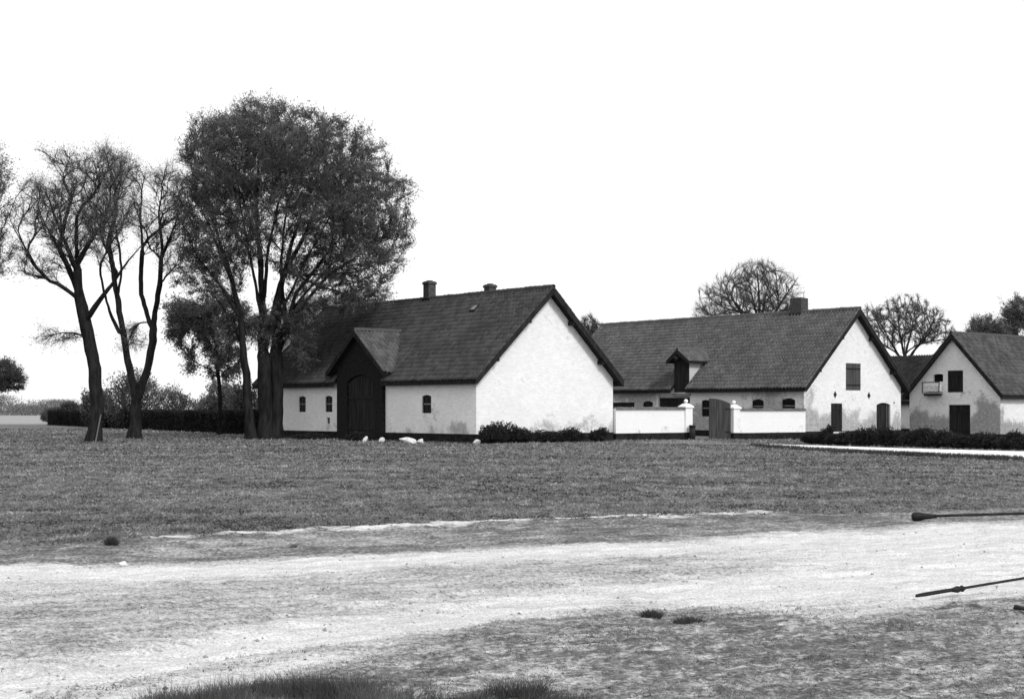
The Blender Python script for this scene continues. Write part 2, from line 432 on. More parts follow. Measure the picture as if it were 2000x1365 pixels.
# ------------------------------------------------------------------ roofs
def pantiles(L, S, pw=0.25, pr=0.33, seed=1, cuts=(), sag=0.03):
    """pantile sheet: u along the eave 0..L, s up the slope 0..S, n outwards; returns V(u,s,n), F, tone"""
    r = np.random.default_rng(seed)
    nc = int(round(L / pw)); nr = int(round(S / pr)); pw = L / nc; pr = S / nr
    seg = 6
    prof = np.array([0.0, 0.062, 0.095, 0.070, 0.016, -0.016])
    V = []; Fs = []; T = []
    tones = r.random((nr, nc)) * 0.75 + 0.25 * fbm(np.arange(nc)[None, :] * 0.11 + seed, np.arange(nr)[:, None] * 0.11)
    off = r.normal(0, 0.006, (nr, nc)); sh = r.normal(0, 0.012, (nr, nc))
    u = (np.arange(nc)[:, None] * pw + np.arange(seg)[None, :] / seg * pw).ravel()
    u = np.r_[u, L]
    pf = np.r_[np.tile(prof, nc), prof[0]]
    base = 0
    k = len(u)
    for i in range(nr):
        o_ = np.r_[np.repeat(off[i], seg), off[i, -1]]; s_ = np.r_[np.repeat(sh[i], seg), sh[i, -1]]
        wav = (fbm(u * 0.35 + seed * 3, np.full(k, i * pr * 0.35)) - 0.5) * sag * 2
        s0 = np.full(k, i * pr) + s_ - 0.03; s1 = np.full(k, (i + 1) * pr + 0.04)
        V.append(np.stack([u, s0, pf + 0.004 + o_ + wav - 0.012], 1))   # lower lip underside
        V.append(np.stack([u, s0, pf + 0.016 + o_ + wav], 1))          # lower lip top
        V.append(np.stack([u, s1, pf + 0.004 + o_ * 0.3 + wav], 1))    # upper end, under the next course
        j = np.arange(k - 1)
        tt = np.repeat(tones[i], seg)
        for a, b in ((0, 1), (1, 2)):
            Fs.append(np.stack([base + a * k + j, base + a * k + j + 1, base + b * k + j + 1, base + b * k + j], 1)); T.append(tt)
        base += 3 * k
    V = np.concatenate(V); Fs = np.concatenate(Fs); T = np.concatenate(T)
    if cuts:
        c = V[Fs].mean(1); keep = np.ones(len(Fs), bool)
        for (u0, u1, s0, s1) in cuts: keep &= ~((c[:, 0] > u0) & (c[:, 0] < u1) & (c[:, 1] > s0) & (c[:, 1] < s1))
        Fs = Fs[keep]; T = T[keep]
    return V, Fs, T

def tile_sheet(name, P0, du, ds, L, S, mat, parent, seed, cuts=(), smooth=True, **kw):
    """P0 lower corner; du unit along eave; ds unit up the slope"""
    V, Fs, T = pantiles(L, S, seed=seed, cuts=cuts, **kw)
    du = np.array(du); ds = np.array(ds); n = np.cross(du, ds)
    if n[2] < 0: n = -n; Fs = Fs[:, ::-1]
    W_ = np.array(P0)[None] + V[:, :1] * du + V[:, 1:2] * ds + V[:, 2:3] * n
    me = np_mesh(name, W_, Fs, T)
    o = link(name, me, mat, parent, False)
    o['kind'] = 'stuff'
    return o

def ridge_tiles(parent, p0, d, L, mat, r=0.13, step=0.36):
    """half-round ridge tiles one by one, sharing one mesh"""
    n = max(2, int(round(L / step))); st = L / n
    prof = [(-r, -0.05), (-r * 0.8, 0.05), (-r * 0.4, 0.10), (0, 0.115), (r * 0.4, 0.10), (r * 0.8, 0.05), (r, -0.05)]
    V = []; k = len(prof)
    for a, s in ((0.0, 0.92), (st * 0.85, 1.0), (st + 0.03, 1.12)): V += [(p[0] * s, a, p[1] * s) for p in prof]
    Fs = [(b * k + i, b * k + i + 1, (b + 1) * k + i + 1, (b + 1) * k + i) for b in (0, 1) for i in range(k - 1)]
    Fs = [f[::-1] for f in Fs] + [tuple(range(2 * k, 3 * k))]
    me = pyd('ridge_tile', V, Fs); a = me.attributes.new('tone', 'FLOAT', 'FACE'); a.data.foreach_set('value', [0.35] * len(me.polygons))
    ang = math.atan2(d[1], d[0]) - math.pi / 2
    for i in range(n):
        o = link('ridge_tile', me, mat, parent)
        o.location = (p0[0] + d[0] * st * i, p0[1] + d[1] * st * i, p0[2] + random.uniform(-0.012, 0.012))
        o.rotation_euler = (random.uniform(-0.02, 0.02), random.uniform(-0.05, 0.05), ang + random.uniform(-0.02, 0.02))

def gable_house(name, loc, rz, W, L, z_eave, z_ridge, mats, label, og=0.45, oe=0.35, plinth=0.43, openings=(), roof_cuts=(), zfoot=-0.7, seed=1, back_og=0.45, group=None, ridge=True, purlins=True, simple_roof=False):
    """local x across the gable, local y along the ridge, the gable seen at y = 0"""
    root = empty(name, loc, rz, label, 'house', group)
    a = W / 2; tp = (z_ridge - z_eave) / (a + oe); th = 0.16; ang = math.atan(tp); dz = th / math.cos(ang)
    zt = lambda x: z_ridge - abs(a - x) * tp               # top of the roof boards
    # walls: one solid body with the openings carved in
    b0 = zt(0) - dz - 0.01
    wall = prism('wall', [(0, plinth), (W, plinth), (W, b0), (a, z_ridge - dz - 0.02), (0, b0)], 'y', 0, L, mats['wall'], root)
    cut = []
    for op in openings:
        side, c, hw, z0, z1, rise, depth = op
        pl = arch(c, hw, z0, z1, rise)
        if side == 'front': cut.append(prism('cut', pl, 'x', -0.5, depth, None, root))
        elif side == 'right': cut.append(prism('cut', pl, 'x', W - depth, W + 0.5, None, root))
        else: cut.append(prism('cut', pl, 'y', -0.5, depth, None, root))
    carve(wall, cut)
    box('plinth', (-0.02, W + 0.02, -0.02, L + 0.02, zfoot, plinth), mats['plinth'], root, 0.01)
    # roof: two board slabs, tiles on top
    for s, sheet_cuts in ((0, roof_cuts), (1, ())):
        x_e = -oe if s == 0 else W + oe
        pol = [(a, z_ridge), (x_e, zt(0) - oe * tp), (x_e, zt(0) - oe * tp - dz), (a, z_ridge - dz)]
        slab = prism('roof', pol, 'y', -og, L + back_og, mats['wood'], root)
        cc = []
        if s == 0:
            for (y0, y1, xm) in roof_cuts: V, Fq = box_data(-oe - 0.5, xm, y0, y1, 0, 20); cc.append(link('cut', pyd('cut', V, Fq), None, root))
        carve(slab, cc)
        if s == 0: slab_l = slab
        S = (a + oe + 0.06) / math.cos(ang); ca, sa = math.cos(ang), math.sin(ang)
        dirx = 1 if s == 0 else -1
        P0 = (x_e - dirx * 0.06, -og - 0.04, zt(0) - oe * tp - 0.06 * tp + 0.012)
        cuts = [(y0 + og, y1 + og, -1, (xm + oe) / ca) for (y0, y1, xm) in sheet_cuts]
        tile_sheet('roof_tiles', P0, (0, 1, 0), (dirx * ca, 0, sa), L + og + back_og + 0.08, S, mats['tile'], root, seed + s, cuts)
        # fascia at the eave and barge board along each rake
        if not roof_cuts or s == 1:
            segs = [(-og, L + back_og)]
        else:
            e = [-og] + [q for (y0, y1, _) in sorted(roof_cuts) for q in (y0, y1)] + [L + back_og]
            segs = list(zip(e[0::2], e[1::2]))
        for (q0, q1) in segs:
            xa, xb = sorted((x_e - dirx * 0.035, x_e - dirx * 0.003))
            zz = zt(0) - oe * tp
            box('fascia', (xa, xb, q0 + 0.01, q1 - 0.01, zz - dz - 0.06, zz - 0.03), mats['wood'], root)
        for yb in (-og - 0.035, L + back_og + 0.003):
            xx = x_e
            prism('barge_board', [(a, z_ridge + 0.03), (xx, zt(0) - oe * tp + 0.03), (xx, zt(0) - oe * tp - dz - 0.10), (a, z_ridge - dz - 0.12)], 'y', yb, yb + 0.03, mats['wood'], root)
        if purlins:
            for fx in (0.30, 0.72):
                px = a + (x_e - a) * fx
                zc = zt(px) - dz
                box('purlin_end', (px - 0.09, px + 0.09, -og + 0.04, 0.05, zc - 0.24, zc - 0.02), mats['wood'], root)
    if ridge: ridge_tiles(root, (a, -og - 0.05, z_ridge + 0.06), (0, 1), L + og + back_og + 0.1, mats['tile'])
    return root, zt

def planks(parent, axis, c0, c1, z0, z1, pos, th, n, mat, name='plank', top=None, gap=0.012):
    """vertical boards side by side; axis 'x': boards lie in a plane x = pos and run along y; axis 'y': plane y = pos"""
    w = (c1 - c0) / n
    for i in range(n):
        a, b = c0 + w * i + gap / 2, c0 + w * (i + 1) - gap / 2
        t0, t1 = (z1, z1) if top is None else (top(a), top(b))
        d = random.uniform(-0.006, 0.006)
        poly = [(a, z0 + random.uniform(0, 0.02)), (b, z0), (b, t1), (a, t0)]
        prism(name, poly, axis, pos + d, pos + d + th, mat, parent)

def window(root, side, c, hw, z0, z1, rise, depth, W=0, bars=1):
    """a frame with glazing bars and dark panes at the back of a carved opening"""
    fr_m = M['dark_wood']
    ax = 'y' if side == 'gable' else 'x'
    p0 = depth - 0.09 if side != 'right' else W - depth + 0.02
    w = empty('window'); w.parent = root
    def pr(nm, poly, a, b, m): return prism(nm, poly, ax, p0 + a, p0 + b, m, w)
    f = 0.06
    pr('frame', [(c - hw, z0), (c - hw + f, z0), (c - hw + f, z1), (c - hw, z1 - rise)], 0, 0.06, fr_m)
    pr('frame', [(c + hw - f, z0), (c + hw, z0), (c + hw, z1 - rise), (c + hw - f, z1)], 0, 0.06, fr_m)
    pr('frame', [(c - hw + f, z0), (c + hw - f, z0), (c + hw - f, z0 + f), (c - hw + f, z0 + f)], 0, 0.06, fr_m)
    pr('frame', [(c - hw + f, z1 - rise - f * 0.6), (c + hw - f, z1 - rise - f * 0.6), (c + hw - f, z1), (c - hw + f, z1)], 0, 0.06, fr_m)
    zm = (z0 + z1) / 2
    pr('glazing_bar', [(c - hw + f, zm - 0.03), (c + hw - f, zm - 0.03), (c + hw - f, zm + 0.03), (c - hw + f, zm + 0.03)], 0.005, 0.05, M['grey_paint'])
    pr('glazing_bar', [(c - 0.02, z0 + f), (c + 0.02, z0 + f), (c + 0.02, zm - 0.03), (c - 0.02, zm - 0.03)], 0.005, 0.05, fr_m)
    pr('glazing_bar', [(c - 0.02, zm + 0.03), (c + 0.02, zm + 0.03), (c + 0.02, z1 - rise - f), (c - 0.02, z1 - rise - f)], 0.005, 0.05, fr_m)
    pr('pane', [(c - hw + f, z0 + f), (c + hw - f, z0 + f), (c + hw - f, zm - 0.03), (c - hw + f, zm - 0.03)], 0.025, 0.04, M['glass'])
    pr('pane', [(c - hw + f, zm + 0.03), (c + hw - f, zm + 0.03), (c + hw - f, z1 - rise - f * 0.6), (c - hw + f, z1 - rise - f * 0.6)], 0.025, 0.04, M['glass'])
    return w

def chimney(root, x, y, z0, z1, wx, wy, mat, cap=True):
    c = box('chimney', (x - wx / 2, x + wx / 2, y - wy / 2, y + wy / 2, z0, z1), mat, root, 0.015)
    if cap:
        box('cap', (x - wx / 2 - 0.05, x + wx / 2 + 0.05, y - wy / 2 - 0.05, y + wy / 2 + 0.05, z1 - 0.17, z1 - 0.05), mat, c, 0.02)
    box('flue', (x - wx / 4, x + wx / 4, y - wy / 4, y + wy / 4, z1 + 0.002, z1 + 0.05), M['tar'], c)
    box('flashing', (x - wx / 2 - 0.04, x + wx / 2 + 0.04, y - wy / 2 - 0.04, y + wy / 2 + 0.04, z0, z1 - (z1 - z0) * 0.62), M['tar'], c)
    return c

U = np.array([-0.6497, 0.7602]); Vv = np.array([0.7602, 0.6497]); RZ = R(40.52)

# ---- house A: the near long house with the dark carriage entrance
CA = np.array([-1.75, 69.45]); WA, LA = 9.35, 20.3
mA = dict(wall=M['wall_a'], plinth=M['tar'], wood=M['dark_wood'], tile=M['tile_a'])
A_open = [('front', 4.01, 0.39, 1.45, 2.38, 0.08, 0.16), ('front', 13.05, 0.37, 1.5, 2.40, 0.08, 0.16), ('front', 15.8, 0.37, 1.5, 2.40, 0.08, 0.16),
          ('front', 13.1, 0.16, 0.85, 1.2, 0.0, 0.16)]
hA, zA = gable_house('farmhouse', (CA[0], CA[1], 0), RZ, WA, LA, 3.15, 7.82, mA,
    'long whitewashed farmhouse with a plain white gable and dark carriage entrance', openings=A_open, roof_cuts=[(7.55, 12.05, 0.35)], seed=3)
for o in A_open[:3]: window(hA, *o)
box('vent', (0.10, 0.15, 12.94, 13.26, 0.85, 1.2), M['glass'], hA)
# entrance gable
yc, hw, zp, zf = 9.75, 2.15, 5.88, 3.62
eg = empty('entrance_gable'); eg.parent = hA
body = prism('entrance_wall', [(yc - hw, 0.0), (yc + hw, 0.0), (yc + hw, 4.0), (yc, 5.68), (yc - hw, 4.0)], 'x', -0.22, 1.6, M['black_brick'], eg)
carve(body, [prism('cut', arch(9.62, 1.32, -0.2, 3.52, 0.42, 12), 'x', -0.6, -0.02, None, eg)])
planks(eg, 'x', 8.31, 10.93, 0.05, 3.0, -0.085, 0.05, 10, M['dark_wood'], 'door_plank', top=lambda y: 3.50 - 0.42 * ((y - 9.62) / 1.32) ** 2)
box('door_rail', (-0.13, -0.095, 8.35, 10.9, 2.2, 2.36), M['dark_wood'], eg); box('door_rail', (-0.13, -0.095, 8.35, 10.9, 0.55, 0.72), M['dark_wood'], eg)
span = 2.75; ex0, ex1 = -0.55, 3.2
ang = math.atan((zp - zf) / span)
for s in (-1, 1):
    ye = yc + s * span; dzz = 0.12 / math.cos(ang)
    prism('gable_roof', [(yc, zp), (ye, zf), (ye, zf - dzz), (yc, zp - dzz)], 'x', ex0, ex1, M['dark_wood'], eg)
    tile_sheet('gable_roof_tiles', (ex0 - 0.04, ye + s * 0.05, zf - 0.05 * math.tan(ang) + 0.012), (1, 0, 0), (0, -s * math.cos(ang), math.sin(ang)), ex1 - ex0, span / math.cos(ang) + 0.06, M['tile_c'], eg, 20 + s)
    prism('barge_board', [(yc, zp + 0.04), (ye, zf + 0.04), (ye, zf - 0.26), (yc, zp - 0.3)], 'x', ex0 - 0.035, ex0 - 0.003, M['dark_wood'], eg)
ridge_tiles(eg, (ex0 - 0.04, yc, zp + 0.06), (1, 0), 3.1, M['tile_c'])
chimney(hA, WA / 2 + 0.1, 10.05, 7.3, 8.85, 0.52, 0.52, M['brick'])
chimney(hA, WA / 2 + 0.35, 5.0, 7.3, 8.35, 0.48, 0.48, M['brick'])
# roof hatch: a small lid in the tiles
_a = math.atan((7.82 - 3.15) / (WA / 2 + 0.35))
hx = 3.7; hz = zA(hx)
hl = box('roof_hatch', (-0.24, 0.24, -0.22, 0.22, 0.05, 0.16), M['iron'], hA); hl.location = (hx, 4.6, hz); hl.rotation_euler = (0, -_a, 0)
box('hatch_pane', (-0.17, 0.17, -0.15, 0.15, 0.165, 0.175), M['grey_paint'], hl)

# ---- house B: middle house, gable with shutters
CB = np.array([17.36, 84.6]); WB, LB = 9.9, 22.0
mB = dict(wall=M['wall_b'], plinth=M['tar'], wood=M['dark_wood'], tile=M['tile_b'])
def gx(k_, C=CB):  # place along the gable for a bearing k = X / Y
    return (k_ * C[1] - C[0]) / (Vv[0] - k_ * Vv[1])
def zpix(ypx, x, y): return CAMH + (800 - ypx) / 2778 * y
def bgx(px): return gx((px - 1000) / 2778)
def bz(px, ypx): s = bgx(px); return zpix(ypx, 0, CB[1] + s * Vv[1])
def brect(p0, p1, y0, y1):
    m_ = (p0 + p1) / 2
    return (bgx(p0) + bgx(p1)) / 2, (bgx(p1) - bgx(p0)) / 2, bz(m_, y1), bz(m_, y0)
S1 = brect(1652, 1681, 706, 759); S2 = brect(1623, 1645, 784, 839); S3 = brect(1712, 1739, 783, 850)
B_open = [('gable', *S1, 0.0, 0.12), ('gable', *S2, 0.0, 0.12), ('gable', *S3, 0.14, 0.25),
          ('front', 3.51, 0.46, 1.5, 2.38, 0.12, 0.16), ('front', 1.15, 0.5, 1.5, 2.42, 0.12, 0.16), ('front', 7.75, 0.36, 1.3, 2.36, 0.08, 0.16),
          ('front', 10.5, 1.4, 0.0, 2.78, 0.0, 0.22), ('front', 12.85, 0.45, 1.5, 2.3, 0.1, 0.16), ('front', 15.2, 1.1, 1.5, 2.22, 0.0, 0.16)]
hB, zB = gable_house('farmhouse', (CB[0], CB[1], -0.1), RZ, WB, LB, 3.08, 7.92, mB,
    'whitewashed farmhouse with a broad brick chimney and shuttered gable behind the courtyard wall', openings=B_open, roof_cuts=[(9.13, 10.47, 0.3)], seed=9, og=0.42)
for o in B_open[3:6] + [B_open[7], B_open[8]]: window(hB, *o)
def shutter(root, S, n, name, mat, y=0.02, th=0.05, leaves=2):
    c, hw_, z0, z1 = S
    for k_ in range(leaves):
        a = c - hw_ + 0.01 + k_ * 2 * hw_ / leaves; b = a + 2 * hw_ / leaves - 0.02
        e = empty(name); e.parent = root
        planks(e, 'y', a, b, z0 + 0.02, z1 - 0.02, y, th, n, mat, 'board')
        for zz in (z0 + (z1 - z0) * 0.18, z0 + (z1 - z0) * 0.78): box('hinge_strap', (a + 0.02, b - 0.02, y - 0.03, y - 0.007, zz, zz + 0.07), M['iron'], e)
shutter(hB, S1, 3, 'shutter', M['shutter_wood'])
shutter(hB, S2, 4, 'shutter', M['dark_wood'], leaves=1)
db = empty('door'); db.parent = hB
planks(db, 'y', S3[0] - S3[1], S3[0] + S3[1], S3[2], S3[3], 0.12, 0.05, 5, M['dark_wood'], 'board', top=lambda x: S3[3] - 0.14 * ((x - S3[0]) / S3[1]) ** 2)
box('handle', (S3[0] + S3[1] - 0.16, S3[0] + S3[1] - 0.12, 0.07, 0.112, 1.0, 1.15), M['iron'], db)
box('door_post', (S3[0] + S3[1] * 0.55, S3[0] + S3[1] * 0.72, 0.08, 0.112, S3[2] + 0.02, S3[3] - 0.12), M['shutter_wood'], db)
box('doorstep', (S2[0] - S2[1] - 0.08, S2[0] + S2[1] + 0.08, -0.18, -0.003, S2[2] - 0.24, S2[2] - 0.02), M['stone_white'], hB, 0.02)
def anchor(root, x, z, s=0.23):
    me = pyd('wall_anchor', [(-s * 0.7, 0, 0), (0, 0, -s), (s * 0.7, 0, 0), (0, 0, s), (0, -0.05, 0), (-s * 0.7, 0.02, 0), (0, 0.02, -s), (s * 0.7, 0.02, 0), (0, 0.02, s)],
             [(0, 1, 4), (1, 2, 4), (2, 3, 4), (3, 0, 4), (5, 6, 1, 0), (6, 7, 2, 1), (7, 8, 3, 2), (8, 5, 0, 3)])
    o = link('wall_anchor', me, M['iron'], root); o.location = (x, -0.012, z)
anchor(hB, bgx(1631), bz(1631, 767)); anchor(hB, bgx(1697), bz(1697, 769)); anchor(hB, bgx(1746), bz(1746, 783), 0.09)
chimney(hB, WB / 2 + 0.15, 4.35, 7.3, 8.86, 0.72, 0.9, M['brick'], cap=False)
# dark stable doorway
dd = empty('stable_door'); dd.parent = hB
planks(dd, 'x', 9.12, 11.88, 0.0, 2.5, 0.12, 0.06, 12, M['dark_wood'], 'board')
box('lintel', (-0.03, 0.2, 9.0, 10.6, 2.62, 2.79), M['grey_paint'], dd)
# loft dormer
dm = empty('loft_dormer'); dm.parent = hB
d0, d1 = 9.17, 10.43; dc = 9.8
M['cheek'] = wall_mat('dormer_lime', 0.6, 0.3, 0.2)
prism('dormer_wall', [(d0, 2.8), (d1, 2.8), (d1, 4.95), (dc, 5.42), (d0, 4.95)], 'x', 0.03, 2.6, M['cheek'], dm)
planks(dm, 'x', d0 - 0.01, d1 + 0.01, 2.86, 4.9, -0.04, 0.06, 6, M['dark_wood'], 'board', top=lambda y: 5.30 - abs(y - dc) * 0.74)
for s in (-1, 1):
    ye = dc + s * 0.98; zpk, zft = 5.58, 4.86; ag = math.atan((zpk - zft) / 0.98)
    prism('dormer_roof', [(dc, zpk), (ye, zft), (ye, zft - 0.13), (dc, zpk - 0.14)], 'x', -0.42, 2.8, M['dark_wood'], dm)
    tile_sheet('dormer_tiles', (-0.46, ye + s * 0.04, zft - 0.03 + 0.012), (1, 0, 0), (0, -s * math.cos(ag), math.sin(ag)), 3.1, 0.98 / math.cos(ag) + 0.05, M['tile_b'], dm, 40 + s)
    prism('barge_board', [(dc, zpk + 0.05), (ye, zft + 0.05), (ye, zft - 0.2), (dc, zpk - 0.28)], 'x', -0.455, -0.424, M['dark_wood'], dm)
ridge_tiles(dm, (-0.46, dc, zpk + 0.05), (1, 0), 2.6, M['tile_b'], 0.11)
box('hoist_beam', (-0.75, -0.06, dc - 0.06, dc + 0.06, 5.02, 5.16), M['dark_wood'], dm)

# ---- house C: right-hand house, ridge turned the other way
WC, LC = 6.66, 13.0
CCo = np.array([30.9, 90.0]) + U * WC
mC = dict(wall=M['wall_c'], plinth=M['tar'], wood=M['dark_wood'], tile=M['tile_c'])
RZC = RZ - math.pi / 2
def cgx(px):
    k_ = (px - 1000) / 2778
    return (k_ * CCo[1] - CCo[0]) / (-U[0] + k_ * U[1])
def cz(px, ypx): return zpix(ypx, 0, CCo[1] - cgx(px) * U[1]) + 0.3
def crect(p0, p1, y0, y1):
    m_ = (p0 + p1) / 2
    return (cgx(p0) + cgx(p1)) / 2, (cgx(p1) - cgx(p0)) / 2, cz(m_, y1), cz(m_, y0)
T1 = crect(1851, 1881, 723, 766); T2 = crect(1853, 1895, 790, 852); T3 = crect(1822, 1842, 730, 745)
C_open = [('gable', *T1, 0.0, 0.12), ('gable', *T2, 0.0, 0.16), ('gable', *T3, 0.04, 0.3)]
hC, zC = gable_house('farmhouse', (CCo[0], CCo[1], -0.3), RZC, WC, LC, 2.9, 6.86, mC,
    'small stained whitewashed house at right edge with a ventilator box on its gable', openings=C_open, seed=15, og=0.3, oe=0.3, plinth=0.38, purlins=False)
shutter(hC, T1, 3, 'shutter', M['dark_wood'])
shutter(hC, T2, 4, 'door', M['dark_wood'], y=0.06)
box('dark_hatch', (T3[0] - T3[1] + 0.003, T3[0] + T3[1] - 0.003, 0.2, 0.25, T3[2] + 0.003, T3[3] - 0.003), M['glass'], hC)
# white box on brackets below the hatch
T4 = crect(1808, 1842, 745, 769)
vb = empty('ledge_box'); vb.parent = hC
x0, x1, z0, z1 = T4[0] - T4[1], T4[0] + T4[1], T4[2], T4[3]
box('ledge', (x0, x1, -0.45, -0.003, z0, z0 + 0.09), M['grey_paint'], vb, 0.01)
box('box_back', (x0 + 0.12, x1 - 0.03, -0.40, -0.05, z0 + 0.13, z1 - 0.22), M['stone_white'], vb, 0.03)
box('frame_rail', (x0, x1, -0.45, -0.41, z1 - 0.08, z1 - 0.02), M['iron'], vb)
for q in (x0, x1 - 0.05): box('frame_post', (q, q + 0.05, -0.45, -0.41, z0 + 0.092, z1 - 0.082), M['iron'], vb)
box('bracket', (x0 + 0.1, x1 - 0.1, -0.40, -0.02, z0 - 0.12, z0 - 0.003), M['iron'], vb)

# ---- far wings of the farm
mD = dict(wall=M['wall_e'], plinth=M['tar'], wood=M['dark_wood'], tile=M['tile_d'])
LD = 16; rD = np.array([38.0, 112.0]); oD = rD - Vv * 4.2
gable_house('barn', (oD[0], oD[1], -0.3), RZ, 8.4, LD, 2.6, 6.35, mD, 'dark roofed barn seen in the gap between the two right gables', seed=21, purlins=False, ridge=False)
mE = dict(wall=M['wall_e'], plinth=M['tar'], wood=M['dark_wood'], tile=M['tile_e'])
rE = np.array([-14.2, 99.0]); oE = rE + U * 4.5
gable_house('barn', (oE[0], oE[1], 0), RZC, 9.0, 14, 5.0, 9.45, mE, 'pale roofed barn half hidden behind the big tree and near house', seed=25, purlins=False, ridge=False)

# dug soil beds by the near house; dark colour doubles as contact shade
def loc2w(C, a, b): return tuple(C + Vv * a + U * b)
M['soil'] = simple('dug_soil_and_shade', 0.02, 0.06, 9, 1.0, 0.8, 0.04)
for nm, A_, B_, lb in (('soil_bed', [loc2w(CA, -0.9, -0.8), loc2w(CA, -0.9, 20)], [loc2w(CA, 0.1, 0.1), loc2w(CA, 0.1, 20)], 'dark dug soil bed doubling as contact shade along the farmhouse front'),
                       ('soil_bed', [loc2w(CA, 9.3, -0.9), loc2w(CA, -0.9, -0.8)], [loc2w(CA, 9.3, 0.1), loc2w(CA, 0.1, 0.1)], 'dark dug soil bed doubling as contact shade along the plain gable')):
    tag(strip(nm, A_, B_, M['soil'], 0.035, 5, 0.1), lb, None, None, 'structure')

# ------------------------------------------------------------------ courtyard walls, gate
PA = CA + Vv * WA; PB = CB.copy()
wd = PB - PA; WLEN = float(np.hypot(*wd)); wa = math.atan2(wd[1], wd[0])
def coping(root, L, z, x0):
    """small curved coping tiles, both slopes, joined"""
    r = np.random.default_rng(5); V = []; Fs = []; T = []
    pw = 0.2; n = int(L / pw); pw = L / n
    for i in range(n):
        for s in (-1, 1):
            b = len(V); xa = x0 + i * pw + 0.006; xb = xa + pw - 0.012; j = r.normal(0, 0.008)
            for (q, w, h) in ((xa, 0.0, 0.05), (xa, 0.26, -0.02), ((xa + xb) / 2, 0.0, 0.085), ((xa + xb) / 2, 0.27, 0.03), (xb, 0.0, 0.05), (xb, 0.26, -0.02)):
                V.append((q, s * w, z + h + j))
            V += [((xa + xb) / 2, s * 0.27, z - 0.05), (xa, s * 0.26, z - 0.06), (xb, s * 0.26, z - 0.06)]
            Fs += [(b, b + 1, b + 3, b + 2), (b + 2, b + 3, b + 5, b + 4), (b + 1, b + 7, b + 6, b + 3), (b + 3, b + 6, b + 8, b + 5)]; T += [r.random()] * 4
    me = np_mesh('coping_tiles', np.array(V), np.array(Fs), T)
    o = link('coping_tiles', me, M['tile_b'], root); o['kind'] = 'stuff'

def lathe(name, prof, n, mat, parent=None, smooth=True):
    V = []; Fs = []
    for (r_, z) in prof:
        for i in range(n):
            a = 2 * math.pi * i / n; V.append((r_ * math.cos(a), r_ * math.sin(a), z))
    k = len(prof)
    for j in range(k - 1):
        for i in range(n): Fs.append((j * n + i, j * n + (i + 1) % n, (j + 1) * n + (i + 1) % n, (j + 1) * n + i))
    Fs.append(tuple(range(n))[::-1]); Fs.append(tuple(range((k - 1) * n, k * n)))
    return link(name, pyd(name, V, Fs), mat, parent, smooth)

def pillar(root, x, zb, h):
    p = box('gate_pillar', (x - 0.27, x + 0.27, -0.27, 0.27, zb + 0.42, h), M['white'], root, 0.02)
    box('pillar_plinth', (x - 0.28, x + 0.28, -0.28, 0.28, zb - 0.5, zb + 0.419), M['tar'], p)
    V = [(x - 0.32, -0.32, h), (x + 0.32, -0.32, h), (x + 0.32, 0.32, h), (x - 0.32, 0.32, h), (x - 0.32, -0.32, h + 0.07), (x + 0.32, -0.32, h + 0.07), (x + 0.32, 0.32, h + 0.07), (x - 0.32, 0.32, h + 0.07),
         (x - 0.12, -0.12, h + 0.24), (x + 0.12, -0.12, h + 0.24), (x + 0.12, 0.12, h + 0.24), (x - 0.12, 0.12, h + 0.24)]
    Fq = [(3, 2, 1, 0), (0, 1, 5, 4), (1, 2, 6, 5), (2, 3, 7, 6), (3, 0, 4, 7), (4, 5, 9, 8), (5, 6, 10, 9), (6, 7, 11, 10), (7, 4, 8, 11), (8, 9, 10, 11)]
    link('pillar_cap', pyd('pillar_cap', [(a, b, c + 0.002) for a, b, c in V], Fq), M['white'], p)
    b = lathe('ball', [(0.05, 0), (0.07, 0.03)] + [(0.118 * math.sin(a), 0.13 - 0.118 * math.cos(a)) for a in np.linspace(0.5, 2.95, 9)], 16, M['white'], p)
    b.location = (x, 0, h + 0.24)

def court_wall(x0, x1, zb, ztop, px, label):
    root = empty('courtyard_wall', (PA[0], PA[1], 0), wa, label, 'wall', 'walls beside the gate')
    box('wall', (x0, x1, -0.17, 0.17, zb + 0.42, ztop), M['white'], root)
    box('plinth', (x0, x1, -0.18, 0.18, zb - 0.5, zb + 0.419), M['tar'], root)
    coping(root, x1 - x0, ztop, x0)
    pillar(root, px, zb, ztop + 0.03)
    return root
sL, sR = 0.356 * WLEN, 0.606 * WLEN
court_wall(0.06, sL - 0.272, -0.05, 1.70, sL, 'white courtyard wall with tile coping between the plain gable and the gate')
court_wall(sR + 0.272, WLEN - 0.05, -0.12, 1.64, sR, 'white courtyard wall with tile coping between the gate and the shuttered gable')
gate = empty('wooden_gate', (PA[0] + wd[0] / WLEN * (sR - 0.28), PA[1] + wd[1] / WLEN * (sR - 0.28), -0.06), wa, 'closed dark plank gate leaf with sloping top hung on right pillar', 'gate')
planks(gate, 'y', -1.68, 0.0, 0.06, 2.2, -0.03, 0.05, 9, M['gate_wood'], 'gate_board', top=lambda x: 2.33 - 0.30 * ((x + 1.68) / 1.68) ** 2)
for zz in (0.35, 1.65): box('gate_rail', (-1.64, -0.03, 0.03, 0.08, zz, zz + 0.12), M['gate_wood'], gate)
for zz in (0.4, 1.7): box('hinge', (-0.45, 0.004, -0.05, -0.038, zz, zz + 0.06), M['iron'], gate)
bp = np.array(PA) + wd / WLEN * (sL - 0.05) + np.array([wd[1], -wd[0]]) / WLEN * 0.55
post = empty('guard_post', (bp[0], bp[1], gz(*bp) - 0.02), 0.5, 'short dark post at the foot of the left gate pillar', 'post')
lathe('shaft', [(0.17, -0.2), (0.17, 0.3), (0.16, 0.72)], 12, M['iron'], post)
lathe('cap', [(0.19, 0.722), (0.2, 0.78), (0.14, 0.83)], 12, M['iron'], post)

